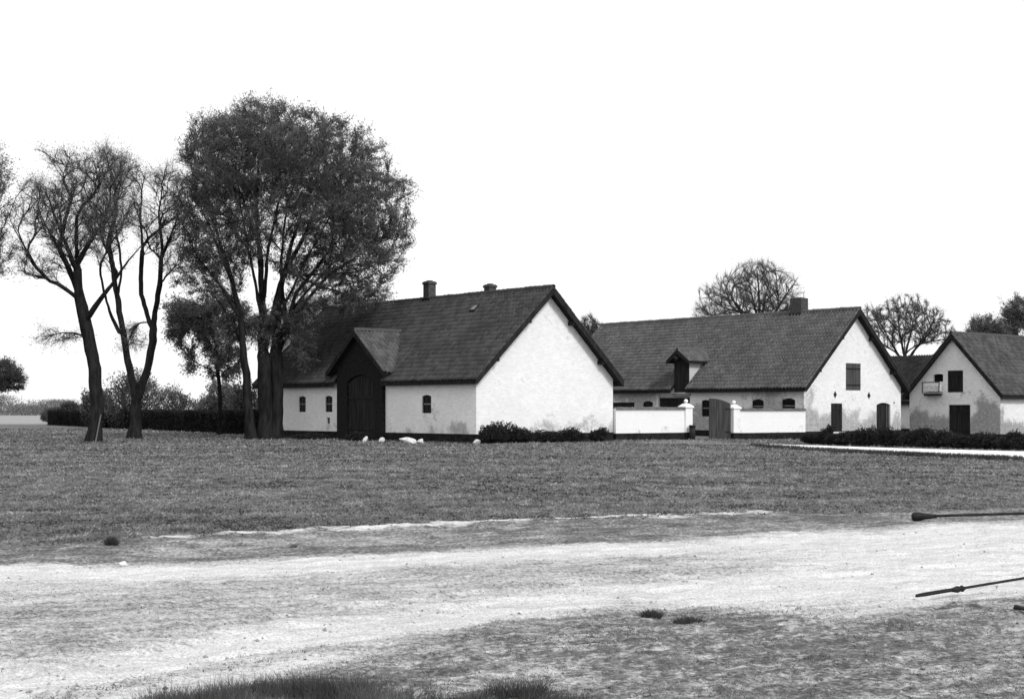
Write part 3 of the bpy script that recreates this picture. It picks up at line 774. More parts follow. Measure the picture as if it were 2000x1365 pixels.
# ------------------------------------------------------------------ foliage tools
def leaf_mesh(name, P, Dr, ln, wd_, tone, r):
    """diamond leaves at P, long axis about Dr"""
    n = len(P)
    Dr = Dr / (np.linalg.norm(Dr, axis=1, keepdims=True) + 1e-9)
    q = r.normal(size=(n, 3)); S = np.cross(Dr, q); S /= (np.linalg.norm(S, axis=1, keepdims=True) + 1e-9)
    ln = ln * (0.6 + 0.8 * r.random((n, 1))); w = wd_ * (0.6 + 0.8 * r.random((n, 1)))
    V = np.empty((n, 4, 3)); V[:, 0] = P - Dr * ln * 0.5; V[:, 1] = P + S * w * 0.5; V[:, 2] = P + Dr * ln * 0.5; V[:, 3] = P - S * w * 0.5
    Fq = np.arange(n * 4).reshape(n, 4)
    return np_mesh(name, V.reshape(-1, 3), Fq, tone)

def grow_paths(pos, par, att, step, r, wang=3.0, lift=0.12, far=0.16):
    """reach every point of the crown by a shoot that leaves the nearest branch at an acute angle and curves to it"""
    cap = len(pos) + len(att) * 14
    P = np.zeros((cap, 3)); Dn = np.zeros((cap, 3)); par = list(par)
    n = len(pos); P[:n] = np.array(pos)
    for i in range(n):
        if par[i] >= 0:
            q = P[i] - P[par[i]]; Dn[i] = q / (np.linalg.norm(q) + 1e-9)
        else: Dn[i] = (0, 0, 1)
    z_fork = np.quantile(P[:n, 2], 0.25)
    hub = P[np.argmin(np.abs(P[:n, 2] - z_fork))].copy()
    d0 = np.linalg.norm(att[:, None] - P[None, :n], axis=2).min(1)
    order = np.argsort(-d0); m = int(len(att) * far)
    rest = order[m:].copy(); r.shuffle(rest); first = order[:m].copy(); r.shuffle(first)
    for a in att[np.r_[first, rest]]:
        V = a - P[:n]; d = np.linalg.norm(V, axis=1) + 1e-6
        cs = (V * Dn[:n]).sum(1) / d
        cost = d * (1 + wang * (1 - cs) ** 1.5) + np.where(P[:n, 2] < z_fork, 2.0, 0) + np.where(cs < 0.55, 6 * (0.55 - cs), 0) + 5 * np.clip(np.linalg.norm(P[:n] - hub, axis=1) - np.linalg.norm(a - hub) + 0.1, 0, None)
        k = int(cost.argmin()); L = d[k]
        if L < step * 0.6: continue
        up = np.array([0, 0, lift * L])
        c1 = P[k] + Dn[k] * L * 0.34 - up * 0.4 + r.normal(0, 0.05, 3) * L
        ns = min(13, max(1, int(round(L / step)))); prev = k
        for q in range(1, ns + 1):
            t = q / ns
            p = (1 - t) ** 2 * P[k] + 2 * t * (1 - t) * c1 + t * t * a
            if q < ns: p = p + r.normal(0, 0.018, 3)
            P[n] = p; g = p - P[prev]; Dn[n] = g / (np.linalg.norm(g) + 1e-9); par.append(prev); prev = n; n += 1
    return P[:n], np.array(par)

def tree_tubes(pos, par, rad, fixed_end=None):
    n = len(pos)
    kids = [[] for _ in range(n)]
    for i in range(n):
        if par[i] >= 0: kids[par[i]].append(i)
    V = []; Fq = []
    starts = [i for i in range(n) if par[i] < 0]
    stack = [(s, None) for s in starts]
    base = 0
    while stack:
        s, pr = stack.pop()
        chain = [s] if pr is None else [pr, s]
        rr = [rad[s]] if pr is None else [min(rad[s] * 1.1, rad[pr]), rad[s]]
        cur = s
        while kids[cur]:
            ks = sorted(kids[cur], key=lambda q: -rad[q])
            for q in ks[1:]: stack.append((q, cur))
            cur = ks[0]; chain.append(cur); rr.append(rad[cur])
        if len(chain) < 2: continue
        C = pos[chain]; rr = np.array(rr)
        k = 8 if rr[0] > 0.12 else (5 if rr[0] > 0.04 else 3)
        T = np.gradient(C, axis=0); T /= (np.linalg.norm(T, axis=1, keepdims=True) + 1e-9)
        ref = np.array([0.31, 0.95, 0.05]); 
        A = np.cross(T, ref); A /= (np.linalg.norm(A, axis=1, keepdims=True) + 1e-9); B = np.cross(T, A)
        th = np.linspace(0, 2 * np.pi, k, endpoint=False)
        ring = C[:, None] + rr[:, None, None] * (np.cos(th)[None, :, None] * A[:, None] + np.sin(th)[None, :, None] * B[:, None])
        if k == 8: ring += (fbm(np.arange(len(C))[:, None] * 0.6 + base, th[None, :] * 1.4 + np.zeros((len(C), 1)))[:, :, None] - 0.5) * rr[:, None, None] * 0.28 * (ring - C[:, None]) / rr[:, None, None]
        m = len(C); V.append(ring.reshape(-1, 3))
        i0 = base + np.arange((m - 1) * k).reshape(m - 1, k); i1 = i0 + k
        Fq.append(np.stack([i0, np.roll(i0, -1, 1), np.roll(i1, -1, 1), i1], 2).reshape(-1, 4))
        base += m * k
    return np.concatenate(V), np.concatenate(Fq)

def px3(px, py, D, dy=0.0):
    """a point of a tree at its own distance D (+dy behind it) from a reading of the photograph"""
    return np.array([(px - 1000) / 2778 * D, D + dy, CAMH + (800 - py) / 2778 * D])

def smooth_limb(P, step):
    P = np.array(P); m = len(P)
    s = np.r_[0, np.cumsum(np.linalg.norm(np.diff(P, axis=0), axis=1))]
    q = np.arange(0, s[-1], step)
    out = np.stack([np.interp(q, s, P[:, i]) for i in range(3)], 1)
    for _ in range(2):
        if len(out) > 2: out[1:-1] = (out[:-2] + 2 * out[1:-1] + out[2:]) / 4
    return out

def make_tree(name, label, D, limbs, crown, natt, step=0.35, infl=3.0, r_trunk=0.35, r_tip=0.012, expo=0.5, leaves=0, leaf=(0.16, 0.06), spread=0.35, twigs=0, twig=(0.6, 0.02),
              lmat='leaf_dark', bark='bark', seed=1, depth=4.0, gaps=0.0, up=0.05, group=None, cat='tree', limb_r=None, shell=0.0, droop=0.0, lift=0.12):
    """limbs: polylines of (px, py, depth offset); crown: ellipses (px, py, rx, ry[, depth offset, depth radius])"""
    r = np.random.default_rng(seed)
    pos = []; par = []; rmin = []
    for li, lm in enumerate(limbs):
        P = smooth_limb([px3(a, b, D, c) for a, b, c in lm], step)
        w_ = np.cumsum(r.normal(0, 0.02, P.shape), 0); w_ -= np.linspace(0, 1, len(P))[:, None] * w_[-1]; P += w_ * np.array([1, 1, 0.2])
        if li == 0 or lm[0][1] > 845:
            prev = -1
        else:
            dd_ = np.linalg.norm(np.array(pos) - P[0], axis=1); prev = int(dd_.argmin()); P = P[1:]
        for qi, p in enumerate(P):
            pos.append(p); par.append(prev); prev = len(pos) - 1
            rmin.append(0.0 if not limb_r or li >= len(limb_r) else limb_r[li] * max(0.0, 1 - 0.92 * (qi / len(P)) ** 0.9))
    scale = D / 2778
    tot = sum(c[2] * c[3] for c in crown); att = []
    for c in crown:
        px, py, rx, ry = c[:4]; off = c[4] if len(c) > 4 else 0.0; dr = c[5] if len(c) > 5 else depth
        n = int(natt * c[2] * c[3] / tot * 1.6)
        q = r.normal(size=(n, 3)); q /= np.linalg.norm(q, axis=1, keepdims=True)
        q *= (r.random((n, 1)) ** (1 / 3)) * (1 - shell) + shell * 1.0 if shell else r.random((n, 1)) ** (1 / 3)
        c3 = px3(px, py, D, off)
        att.append(c3 + q * np.array([rx * scale, dr, ry * scale]))
    att = np.concatenate(att)
    if gaps:
        f = fbm(att[:, 0] * 0.55 + att[:, 1] * 0.25 + seed, att[:, 2] * 0.55 - att[:, 1] * 0.2, 3)
        att = att[f > np.quantile(f, gaps)]
    r.shuffle(att); att = att[:natt]
    pos, par = grow_paths(pos, par, att, step, r, lift=lift)
    n = len(pos)
    cnt = np.zeros(n); haskid = np.zeros(n, bool)
    for i in range(n):
        if par[i] >= 0: haskid[par[i]] = True
    cnt[~haskid] = 1
    for i in range(n - 1, -1, -1):
        if par[i] >= 0: cnt[par[i]] += cnt[i]
    # children always come after their parents, so one backward pass is enough
    roots = [i for i in range(n) if par[i] < 0]
    mx = max(cnt[i] for i in roots)
    rad = r_tip + (r_trunk - r_tip) * (cnt / mx) ** expo
    rad[:len(rmin)] = np.maximum(rad[:len(rmin)], rmin)
    z0 = min(pos[i][2] for i in roots)
    flare = np.clip(1 - (pos[:, 2] - z0) / 1.2, 0, 1)
    rad = np.where((cnt > mx * 0.2) | (np.arange(n) < len(rmin)), rad * (1 + 0.55 * flare ** 2), rad)
    b = pos[roots[0]].copy(); b[2] = z0 + 0.05
    root = empty(name, tuple(b), 0, label, cat, group)
    P_ = pos - b
    V, Fq = tree_tubes(P_, par, rad)
    link('trunk', np_mesh('trunk', V, Fq), M[bark], root, True)
    dirs = np.zeros_like(P_)
    ok = par >= 0
    dirs[ok] = P_[ok] - P_[par[ok]]; dirs /= (np.linalg.norm(dirs, axis=1, keepdims=True) + 1e-9)
    tips = np.where((cnt <= 3) & ok & (np.arange(n) > 3))[0]
    nt_ = twigs or max(300, leaves // 7)
    tk = r.choice(tips, nt_)
    tv = dirs[tk] + r.normal(0, 0.45, (nt_, 3)); tv[:, 2] += 0.12 - droop * 2
    tv /= np.linalg.norm(tv, axis=1, keepdims=True)
    ln = twig[0] * (0.35 + 0.9 * r.random((nt_, 1)))
    S = np.cross(tv, r.normal(size=(nt_, 3))); S /= np.linalg.norm(S, axis=1, keepdims=True)
    A = P_[tk] - dirs[tk] * (r.random((nt_, 1)) * step)
    V = np.empty((nt_, 3, 3)); V[:, 0] = A - S * twig[1] / 2; V[:, 1] = A + S * twig[1] / 2; V[:, 2] = A + tv * ln
    link('twigs', np_mesh('twigs', V.reshape(-1, 3), np.arange(nt_ * 3).reshape(-1, 3)), M['twig'], root)
    if leaves:
        g = r.integers(0, nt_, leaves); k = tk[g]
        P = A[g] + tv[g] * ln[g] * (0.08 + 0.92 * r.random((leaves, 1))) + r.normal(0, spread * 0.2, (leaves, 3)) * np.array([1, 1, 0.8])
        P[:, 2] -= droop * np.abs(r.normal(0, 0.5, leaves))
        dv = tv[g] * 0.9 + r.normal(0, 0.5, (leaves, 3))
        clump = np.random.default_rng(seed + 1).random(n)
        tone = np.clip(0.55 * clump[k] + 0.45 * r.random(leaves), 0, 1)
        link('crown', leaf_mesh('crown', P, dv, leaf[0], leaf[1], tone, r), M[lmat], root)
    return root

# ------------------------------------------------------------------ the trees
make_tree('leafy_tree', 'huge dense round-crowned tree with several trunks standing before the farmhouse', 79.0,
    [[(520, 862, 0), (519, 780, 0), (516, 700, 0.2), (511, 600, 0.3), (506, 500, 0.2), (500, 400, 0), (505, 320, 0)],
     [(492, 860, -0.4), (487, 780, -0.6), (481, 690, -0.8), (472, 610, -1.0), (455, 530, -1.2), (430, 450, -1.3), (400, 380, -1.3)],
     [(536, 862, 0.5), (538, 760, 0.4), (541, 690, 0.2), (547, 620, 0), (558, 540, -0.2), (580, 460, -0.3), (605, 380, -0.3)],
     [(543, 660, 0.2), (575, 590, 0.8), (640, 510, 1.5), (700, 450, 1.8)],
     [(556, 620, 0), (540, 520, 1.5), (545, 420, 2.0), (570, 320, 2.2)],
     [(511, 600, 0.3), (530, 500, -1.5), (560, 400, -2.4), (600, 320, -2.6)],
     [(487, 700, -0.6), (440, 610, 0.5), (400, 560, 1.0)],
     [(575, 540, -0.2), (640, 540, -1.6), (700, 540, -2.0), (750, 520, -2.0)],
     [(505, 480, 0.2), (470, 380, 1.0), (440, 290, 1.4)],
     [(519, 720, 0.2), (560, 600, -1.0), (600, 520, -1.8), (650, 440, -2.4), (690, 370, -2.6)],
     [(540, 700, 0.4), (570, 610, 1.0), (640, 530, 1.6), (725, 470, 2.0)],
     [(516, 690, 0.2), (535, 560, 1.0), (590, 440, 1.6), (630, 330, 1.8)],
     [(516, 640, 0.2), (500, 520, -1.2), (480, 400, -1.8), (470, 300, -2.0)],
     [(483, 660, -0.8), (450, 560, 0.3), (415, 470, 0.8), (385, 400, 1.0)],
     [(543, 680, 0.2), (580, 580, -0.8), (660, 480, -1.2), (735, 400, -1.4)],
     [(486, 640, -0.8), (440, 560, -1.6), (395, 500, -2.0), (370, 440, -2.0)]],
    [(400, 330, 48, 75), (378, 400, 36, 60, 0, 2.6), (385, 480, 42, 50, 0, 2.6), (410, 265, 44, 38, 0, 2.6), (575, 620, 48, 55, 0, 1.6), (680, 592, 75, 22, 0, 2.0), (450, 640, 40, 55, 0.5, 1.5), (590, 680, 22, 45, 0, 1.0), (520, 640, 40, 50, 0, 1.2), (550, 300, 165, 92), (510, 270, 110, 65), (640, 330, 130, 95), (690, 420, 115, 110), (710, 490, 95, 70, 0, 3.2), (455, 330, 95, 95), (430, 430, 85, 110, 0, 3.4), (560, 420, 170, 120),
     (410, 530, 75, 60, 0, 2.6), (650, 545, 105, 40, 0, 2.6), (715, 570, 60, 25, 0, 2.0), (520, 235, 70, 36, 0, 3), (610, 260, 60, 40, 0, 3), (770, 370, 40, 26, 0, 1.6), (775, 450, 32, 30, 0, 1.6)],
    4300, step=0.34, r_trunk=0.40, r_tip=0.008, expo=0.85, limb_r=[0.38, 0.31, 0.40, 0.11, 0.12, 0.12, 0.11, 0.10, 0.10, 0.12, 0.11, 0.12, 0.11, 0.11, 0.11, 0.10], leaves=310000, leaf=(0.14, 0.038), spread=0.3, twigs=36000, twig=(0.74, 0.011), lmat='leaf_big', seed=8, depth=4.6, gaps=0.03)

make_tree('thin_tree', 'leaning half-bare tree with a pale strip at its foot, nearest at left', 72.6,
    [[(183, 865, 0), (190, 800, 0), (189, 740, 0.1), (180, 680, 0.1), (166, 620, 0), (155, 570, 0), (150, 520, 0), (147, 465, 0), (152, 410, 0)],
     [(168, 625, 0), (192, 598, -0.5), (225, 562, -1.0), (262, 518, -1.4), (298, 480, -1.6)],
     [(155, 575, 0), (128, 525, 0.7), (95, 468, 1.2), (66, 420, 1.4), (52, 385, 1.5)],
     [(151, 530, 0), (138, 470, -0.8), (118, 415, -1.2), (100, 370, -1.4)],
     [(150, 515, 0), (172, 462, 0.6), (196, 425, 1.0), (205, 370, 1.1)],
     [(160, 590, 0), (120, 555, -0.6), (80, 540, -1.0), (45, 530, -1.2)],
     [(180, 680, 0.1), (150, 650, 0.8), (100, 645, 1.4), (60, 662, 1.6)]],
    [(140, 365, 78, 68), (90, 420, 62, 70), (200, 360, 48, 66), (75, 500, 55, 45), (150, 440, 80, 60), (100, 340, 45, 50), (215, 440, 45, 50, -0.8, 2), (100, 655, 60, 16, 1.2, 1.2), (215, 320, 20, 34)],
    900, step=0.32, r_trunk=0.33, r_tip=0.008, expo=0.62, limb_r=[0.33, 0.16, 0.15, 0.13, 0.14, 0.1, 0.06], leaves=25000, leaf=(0.11, 0.028), spread=0.4, twigs=9000, twig=(0.9, 0.012), lift=0.25, lmat='leaf_mid', seed=11, depth=2.8, gaps=0.15)
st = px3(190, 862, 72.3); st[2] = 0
lit_strip = box('sunlit_strip', (-0.03, 0.03, -0.018, 0.018, -0.15, 1.4), M['lit_bark'], None, 0.008)  # added pale strip: sunlight on the trunk foot, made as a thin piece
lit_strip.location = (st[0], 72.0, 0); lit_strip.rotation_euler = (R(-4), R(10), 0)
tag(lit_strip, 'added pale strip standing in for the sunlit foot of the leftmost trunk', 'sunlit strip')

make_tree('forked_tree', 'half-bare tree forking low into two slender stems in front of the hedge', 81.0,
    [[(262, 857, 0), (263, 815, 0), (262, 775, 0), (248, 715, 0), (236, 655, 0), (226, 590, 0), (218, 530, 0), (210, 470, 0), (225, 420, 0)],
     [(263, 790, 0), (282, 748, -0.3), (296, 700, -0.4), (300, 640, -0.5), (309, 580, -0.5), (318, 520, -0.5), (322, 480, -0.5), (312, 430, -0.4), (318, 380, -0.3)],
     [(300, 640, -0.5), (282, 600, 0.2), (270, 550, 0.5), (275, 480, 0.6), (268, 420, 0.6), (272, 370, 0.6)],
     [(303, 620, -0.5), (315, 590, -1.2), (330, 545, -1.6)],
     [(236, 655, 0), (205, 610, 0.8), (188, 560, 1.2), (178, 500, 1.3)],
     [(320, 500, -0.5), (345, 450, -0.8), (360, 400, -1)],
     [(226, 590, 0), (245, 530, -0.8), (240, 470, -1)]],
    [(280, 362, 38, 55), (235, 375, 42, 70), (330, 365, 36, 50), (200, 450, 40, 60), (300, 430, 50, 60, 0, 2), (255, 330, 30, 36), (215, 310, 26, 30), (340, 430, 36, 50), (255, 660, 40, 30, 0, 1), (330, 500, 26, 40)],
    700, step=0.32, r_trunk=0.32, r_tip=0.008, expo=0.62, limb_r=[0.28, 0.27, 0.13, 0.08, 0.12, 0.1, 0.1], leaves=18000, leaf=(0.11, 0.028), spread=0.4, twigs=7000, twig=(0.9, 0.012), lift=0.25, lmat='leaf_mid', seed=13, depth=2.4, gaps=0.12)

make_tree('edge_tree', 'pale thin-leaved tree cut off by the left edge of view', 70.0,
    [[(-95, 865, 0), (-92, 760, 0), (-88, 650, 0), (-80, 540, 0), (-72, 430, 0)], [(-88, 650, 0), (-55, 560, 0.5), (-35, 470, 0.8), (-22, 390, 0.9)], [(-84, 600, 0), (-120, 500, 0.2), (-140, 420, 0)], [(-86, 620, 0), (-50, 590, -0.5), (-20, 560, -0.8)]],
    [(-50, 370, 70, 110), (-40, 480, 62, 70), (-110, 420, 60, 110), (-10, 330, 28, 60, 0, 1.4), (-5, 520, 20, 30, 0, 1.4)],
    700, step=0.36, r_trunk=0.3, expo=0.7, lift=0.25, leaves=26000, leaf=(0.13, 0.04), spread=0.5, twigs=7000, twig=(0.6, 0.014), lmat='leaf_pale', seed=17, depth=2.6)

make_tree('drooping_tree', 'dark drooping tree between the forked tree and the huge tree', 92.0,
    [[(430, 853, 0), (428, 770, 0), (424, 690, 0), (415, 640, 0)], [(424, 690, 0), (385, 640, 0.5), (350, 620, 0.8)], [(426, 720, 0), (460, 660, -0.5), (475, 620, -0.6)]],
    [(395, 620, 66, 44), (362, 640, 34, 36), (440, 615, 50, 46), (405, 690, 40, 42, 0, 1.6), (350, 598, 28, 24), (450, 690, 26, 46, 0, 1.4), (378, 700, 14, 30, 0, 0.8)],
    520, step=0.34, r_trunk=0.13, expo=0.55, leaves=27000, leaf=(0.2, 0.06), spread=0.3, lmat='leaf_mid', seed=19, depth=2.4, up=0.0, droop=0.36, gaps=0.25, lift=-0.1)

make_tree('small_tree', 'low dark spreading tree cut by the left edge above the field', 118.0,
    [[(-20, 838, 0), (-20, 780, 0), (-15, 750, 0)], [(-18, 770, 0), (15, 745, 0.5), (35, 740, 0.8)]],
    [(-10, 728, 48, 30), (20, 742, 28, 24, 0, 1.5), (-40, 740, 30, 26)],
    320, step=0.36, r_trunk=0.18, leaves=20000, leaf=(0.17, 0.07), spread=0.5, twigs=3000, lmat='leaf_dark', seed=23, depth=2.2)

make_tree('bare_oak', 'wide bare-branched oak rising behind the chimneyed roof', 140.0,
    [[(1486, 846, 0), (1486, 740, 0), (1485, 660, 0), (1484, 610, 0), (1482, 560, 0), (1478, 525, 0)],
     [(1485, 680, 0), (1455, 620, 1.0), (1430, 575, 1.4), (1415, 545, 1.5)], [(1485, 660, 0), (1515, 605, -1), (1540, 565, -1.4), (1552, 545, -1.4)],
     [(1485, 640, 0), (1465, 585, -1.5), (1455, 545, -2)], [(1485, 640, 0), (1500, 580, 1.6), (1512, 540, 2)], [(1486, 700, 0), (1425, 645, 0.6), (1385, 610, 0.8), (1365, 595, 0.8)],
     [(1486, 700, 0), (1535, 640, 0.4), (1565, 605, 0.6)]],
    [(1480, 560, 75, 50), (1420, 585, 60, 50), (1530, 585, 45, 45), (1385, 610, 40, 28), (1480, 530, 45, 22), (1500, 610, 80, 40)],
    1100, step=0.4, r_trunk=0.45, r_tip=0.012, expo=0.6, limb_r=[0.45, 0.2, 0.2, 0.17, 0.17, 0.15, 0.15], lift=0.2, twigs=20000, twig=(1.0, 0.018), seed=29, depth=3.6, bark='bark_grey', leaves=2500, leaf=(0.14, 0.05), lmat='leaf_mid')

make_tree('budding_tree', 'budding round-topped tree rising between the two shuttered gables', 132.0,
    [[(1768, 848, 0), (1768, 760, 0), (1767, 700, 0), (1768, 640, 0), (1772, 600, 0)], [(1767, 715, 0), (1735, 650, 0.6), (1715, 615, 0.8)], [(1767, 715, 0), (1800, 655, -0.5), (1825, 620, -0.6)], [(1767, 700, 0), (1750, 640, -1), (1745, 600, -1.2)], [(1767, 700, 0), (1788, 640, 1), (1795, 600, 1.2)]],
    [(1765, 625, 70, 46), (1728, 640, 48, 42), (1812, 640, 46, 42), (1698, 618, 26, 24), (1845, 652, 24, 20), (1770, 594, 40, 18)],
    650, step=0.36, r_trunk=0.26, expo=0.55, r_tip=0.01, twigs=14000, twig=(0.6, 0.02), leaves=12000, leaf=(0.14, 0.045), spread=0.2, lmat='leaf_mid', bark='bark_grey', seed=31, depth=3.2)

make_tree('dark_tree', 'dense dark tree above the right roof, cut by the right edge', 125.0,
    [[(2010, 848, 0), (2010, 740, 0), (2008, 650, 0), (2006, 600, 0)], [(2010, 700, 0), (1985, 640, 0.4), (1972, 605, 0.5)]],
    [(2005, 615, 38, 42), (1985, 610, 28, 34), (2035, 620, 40, 46), (1975, 640, 20, 22)],
    420, step=0.4, r_trunk=0.22, leaves=26000, leaf=(0.16, 0.06), spread=0.5, lmat='leaf_mid', seed=37, depth=2.4)
make_tree('round_tree', 'small rounded tree peeping over the right-hand roof', 122.0,
    [[(1926, 848, 0), (1926, 760, 0), (1925, 690, 0), (1925, 650, 0)], [(1925, 700, 0), (1910, 660, 0.4)], [(1925, 700, 0), (1945, 660, -0.4)]],
    [(1925, 640, 34, 24), (1912, 648, 22, 20), (1945, 650, 22, 20)],
    300, step=0.38, r_trunk=0.16, leaves=11000, leaf=(0.15, 0.055), spread=0.4, twigs=2500, lmat='leaf_mid', seed=41, depth=2.0)
make_tree('sparse_tree', 'sparse bare treetop showing between the near gable and next roof', 125.0,
    [[(1150, 848, 0), (1150, 740, 0), (1150, 680, 0), (1150, 640, 0)], [(1150, 690, 0), (1135, 640, 0.3)], [(1150, 690, 0), (1166, 645, -0.3)]],
    [(1150, 640, 26, 26), (1140, 650, 30, 24), (1165, 650, 24, 22)],
    280, step=0.36, r_trunk=0.13, twigs=5500, twig=(0.55, 0.02), leaves=1800, leaf=(0.15, 0.055), lmat='leaf_mid', bark='bark_grey', seed=43, depth=1.8)

# ------------------------------------------------------------------ hedge and bushes
def leafy_blob(name, label, cat, cx, cy, blobs, n, leaf, mat, seed, group=None, core=0.72, stems=True, zb=None):
    """a bush: leaf-sized faces through overlapping ellipsoids (x, y, z, rx, ry, rz), a woody heart inside"""
    r = np.random.default_rng(seed)
    z0 = gz(cx, cy) if zb is None else zb
    root = empty(name, (cx, cy, z0), 0, label, cat, group)
    vol = np.array([b[3] * b[5] for b in blobs]); vol = vol / vol.sum()
    P = []; Dv = []; T = []
    for b, w in zip(blobs, vol):
        m = int(n * w)
        q = r.normal(size=(m, 3)); q /= np.linalg.norm(q, axis=1, keepdims=True)
        f = fbm(q[:, 0] * 2.3 + seed, q[:, 2] * 2.3 + q[:, 1] * 1.7, 3)
        rad = (0.70 + 1.15 * (f - 0.36)) * (0.55 + 0.5 * r.random(m) ** 0.6)
        p = q * rad[:, None] * np.array(b[3:6]) + np.array(b[0:3])
        P.append(p); Dv.append(q * 0.7 + r.normal(0, 0.7, (m, 3)) + np.array([0, 0, 0.4])); T.append(np.clip(0.5 * (f * 1.6 - 0.3) + 0.5 * r.random(m), 0, 1))
    P = np.concatenate(P); Dv = np.concatenate(Dv); T = np.concatenate(T)
    keep = P[:, 2] > 0.0
    link('foliage', leaf_mesh('foliage', P[keep], Dv[keep], leaf[0], leaf[1], T[keep], r), M[mat], root)
    # woody stems fanning up from the foot
    pos = []; par = []; rad = []
    for b in blobs:
        for k in range(5):
            a = np.array([b[0] * 0.6 + r.normal(0, 0.05), b[1] * 0.6 + r.normal(0, 0.05), -0.1]); c = np.array(b[:3]) + r.normal(0, 0.45, 3) * np.array(b[3:6])
            pr = -1
            for q in np.linspace(0, 1, 5):
                p = a * (1 - q) + c * q; p[2] = a[2] + (c[2] - a[2]) * q ** 0.8
                pos.append(p); par.append(pr); rad.append(0.03 * (1 - 0.7 * q)); pr = len(pos) - 1
    V, Fq = tree_tubes(np.array(pos), np.array(par), np.array(rad))
    link('stems', np_mesh('stems', V, Fq), M['bark'], root, True)
    return root

def hedge(name, label, A, B, h, th, n, leaf, mat, seed, group=None):
    r = np.random.default_rng(seed)
    A = np.array(A, float); B = np.array(B, float); d = B - A; L = np.hypot(*d); ang_ = math.atan2(d[1], d[0])
    root = empty(name, (A[0], A[1], gz(*A)), ang_, label, 'hedge', group)
    # leaves on the clipped faces: front, top, ends
    side = r.choice(4, n, p=[0.46, 0.14, 0.36, 0.04])
    x = r.random(n) * L; y = (r.random(n) - 0.5) * th; z = r.random(n) * h
    y = np.where(side == 0, -th / 2, np.where(side == 1, th / 2, y)); z = np.where(side == 2, h, z)
    x = np.where(side == 3, np.where(r.random(n) < 0.5, 0, L), x)
    w = 1 + 0.07 * (fbm(x * 0.5, z * 0.8 + seed) - 0.5)
    P = np.stack([x, y * w, z * (1 + 0.06 * (fbm(x * 0.4, x * 0 + seed) - 0.5))], 1) + r.normal(0, 0.045, (n, 3))
    P[:, 2] = np.abs(P[:, 2])
    T = np.clip(0.6 * r.random(n) + 0.4 * fbm(x, z * 2), 0, 1)
    link('foliage', leaf_mesh('foliage', P, r.normal(0, 1, (n, 3)) + np.array([0, 0, 0.3]), leaf[0], leaf[1], T, r), M[mat], root)
    box('inner_twigs', (0.08, L - 0.08, -th / 2 + 0.09, th / 2 - 0.09, -0.3, h - 0.1), M['bark'], root)
    return root
hedge('clipped_hedge', 'long low clipped dark hedge behind the leaning and forked trees', (-49.0, 152.0), (-16.2, 92.0), 1.5, 1.1, 52000, (0.16, 0.09), 'leaf_hedge', 3)

def bush_px(name, label, D, px, ybase, w, h, n, leaf, mat, seed, lobes=3, group=None, cat='bush', depth=None, zb=0.0, cw=0.62):
    """a bush from its reading: centre px, width and height in photo pixels at its distance"""
    s = D / 2778; X = (px - 1000) * s; rw, hh = w * s / 2, h * s; dp = depth or rw * 0.9
    r = random.Random(seed); bl = []
    for i in range(lobes):
        f = 0 if lobes == 1 else (i / (lobes - 1) - 0.5) * 2
        hk = hh * r.uniform(0.62, 1.0)
        bl.append((f * rw * (1 - cw) + r.uniform(-0.05, 0.05) * rw, r.uniform(-0.25, 0.25) * dp, hk * 0.5, rw * cw * r.uniform(0.9, 1.1) * 1.05, dp * 0.8, hk * 0.56))
    return leafy_blob(name, label, cat, X, D, bl, n, leaf, mat, seed, group, zb=zb)
g1 = 'bushes behind the clipped hedge'
bush_px('bush', 'low dark bush at the hedge end nearest the field', 168, 122, 830, 78, 44, 7000, (0.3, 0.14), 'leaf_dark', 51, 3, g1)
bush_px('bush', 'dark bush directly behind the leaning leftmost trunk', 128, 190, 832, 75, 75, 7000, (0.26, 0.11), 'leaf_dark', 52, 3, g1)
bush_px('bush', 'tallest grey bush behind the forked tree', 122, 262, 835, 120, 118, 15000, (0.2, 0.075), 'leaf_dark', 53, 4, g1)
bush_px('bush', 'pale open bush right of the forked tree', 116, 345, 838, 95, 88, 9000, (0.18, 0.06), 'leaf_dark', 54, 3, g1)
bush_px('bush', 'rounded bush left of the huge tree trunks, above the hedge', 106, 425, 842, 100, 112, 14000, (0.2, 0.075), 'leaf_mid', 55, 3, g1)
bush_px('bush', 'bush half hidden behind the huge tree trunks', 100, 478, 845, 60, 105, 7000, (0.19, 0.07), 'leaf_dark', 56, 2, g1)

g2 = 'low shrubs along the foot of the plain white gable'
def shrub_at(label, px, D, w, h, n, seed, lobes, group, leaf=(0.09, 0.05), zb=None):
    X = (px - 1000) / 2778 * D
    return bush_px('shrub', label, D, px, 0, w, h, n, leaf, 'leaf_shrub', seed, lobes, group, 'shrub', depth=0.5, zb=gz(X, D) if zb is None else zb)
shrub_at('tallest dark shrub at the near corner of plain gable', 962, 68.6, 66, 42, 6500, 61, 5, g2)
shrub_at('second dark shrub from the corner, merging with the tallest one', 1010, 69.6, 70, 39, 6500, 62, 6, g2)
shrub_at('low dark shrub in the middle of the plain gable', 1072, 70.6, 62, 30, 4200, 63, 5, g2)
shrub_at('low dark shrub just right of the gable middle', 1117, 71.4, 60, 31, 4200, 64, 4, g2)
shrub_at('small round shrub standing apart beside the courtyard wall', 1170, 72.2, 42, 29, 2800, 65, 3, g2)
shrub_at('low dark creeping shrub under the two small windows', 600, 78.2, 90, 13, 2200, 66, 4, g2)
shrub_at('small dark shrub left of the carriage entrance', 690, 74.5, 44, 18, 1500, 67, 2, g2)
g3 = 'low dark shrubs along the gravel path'
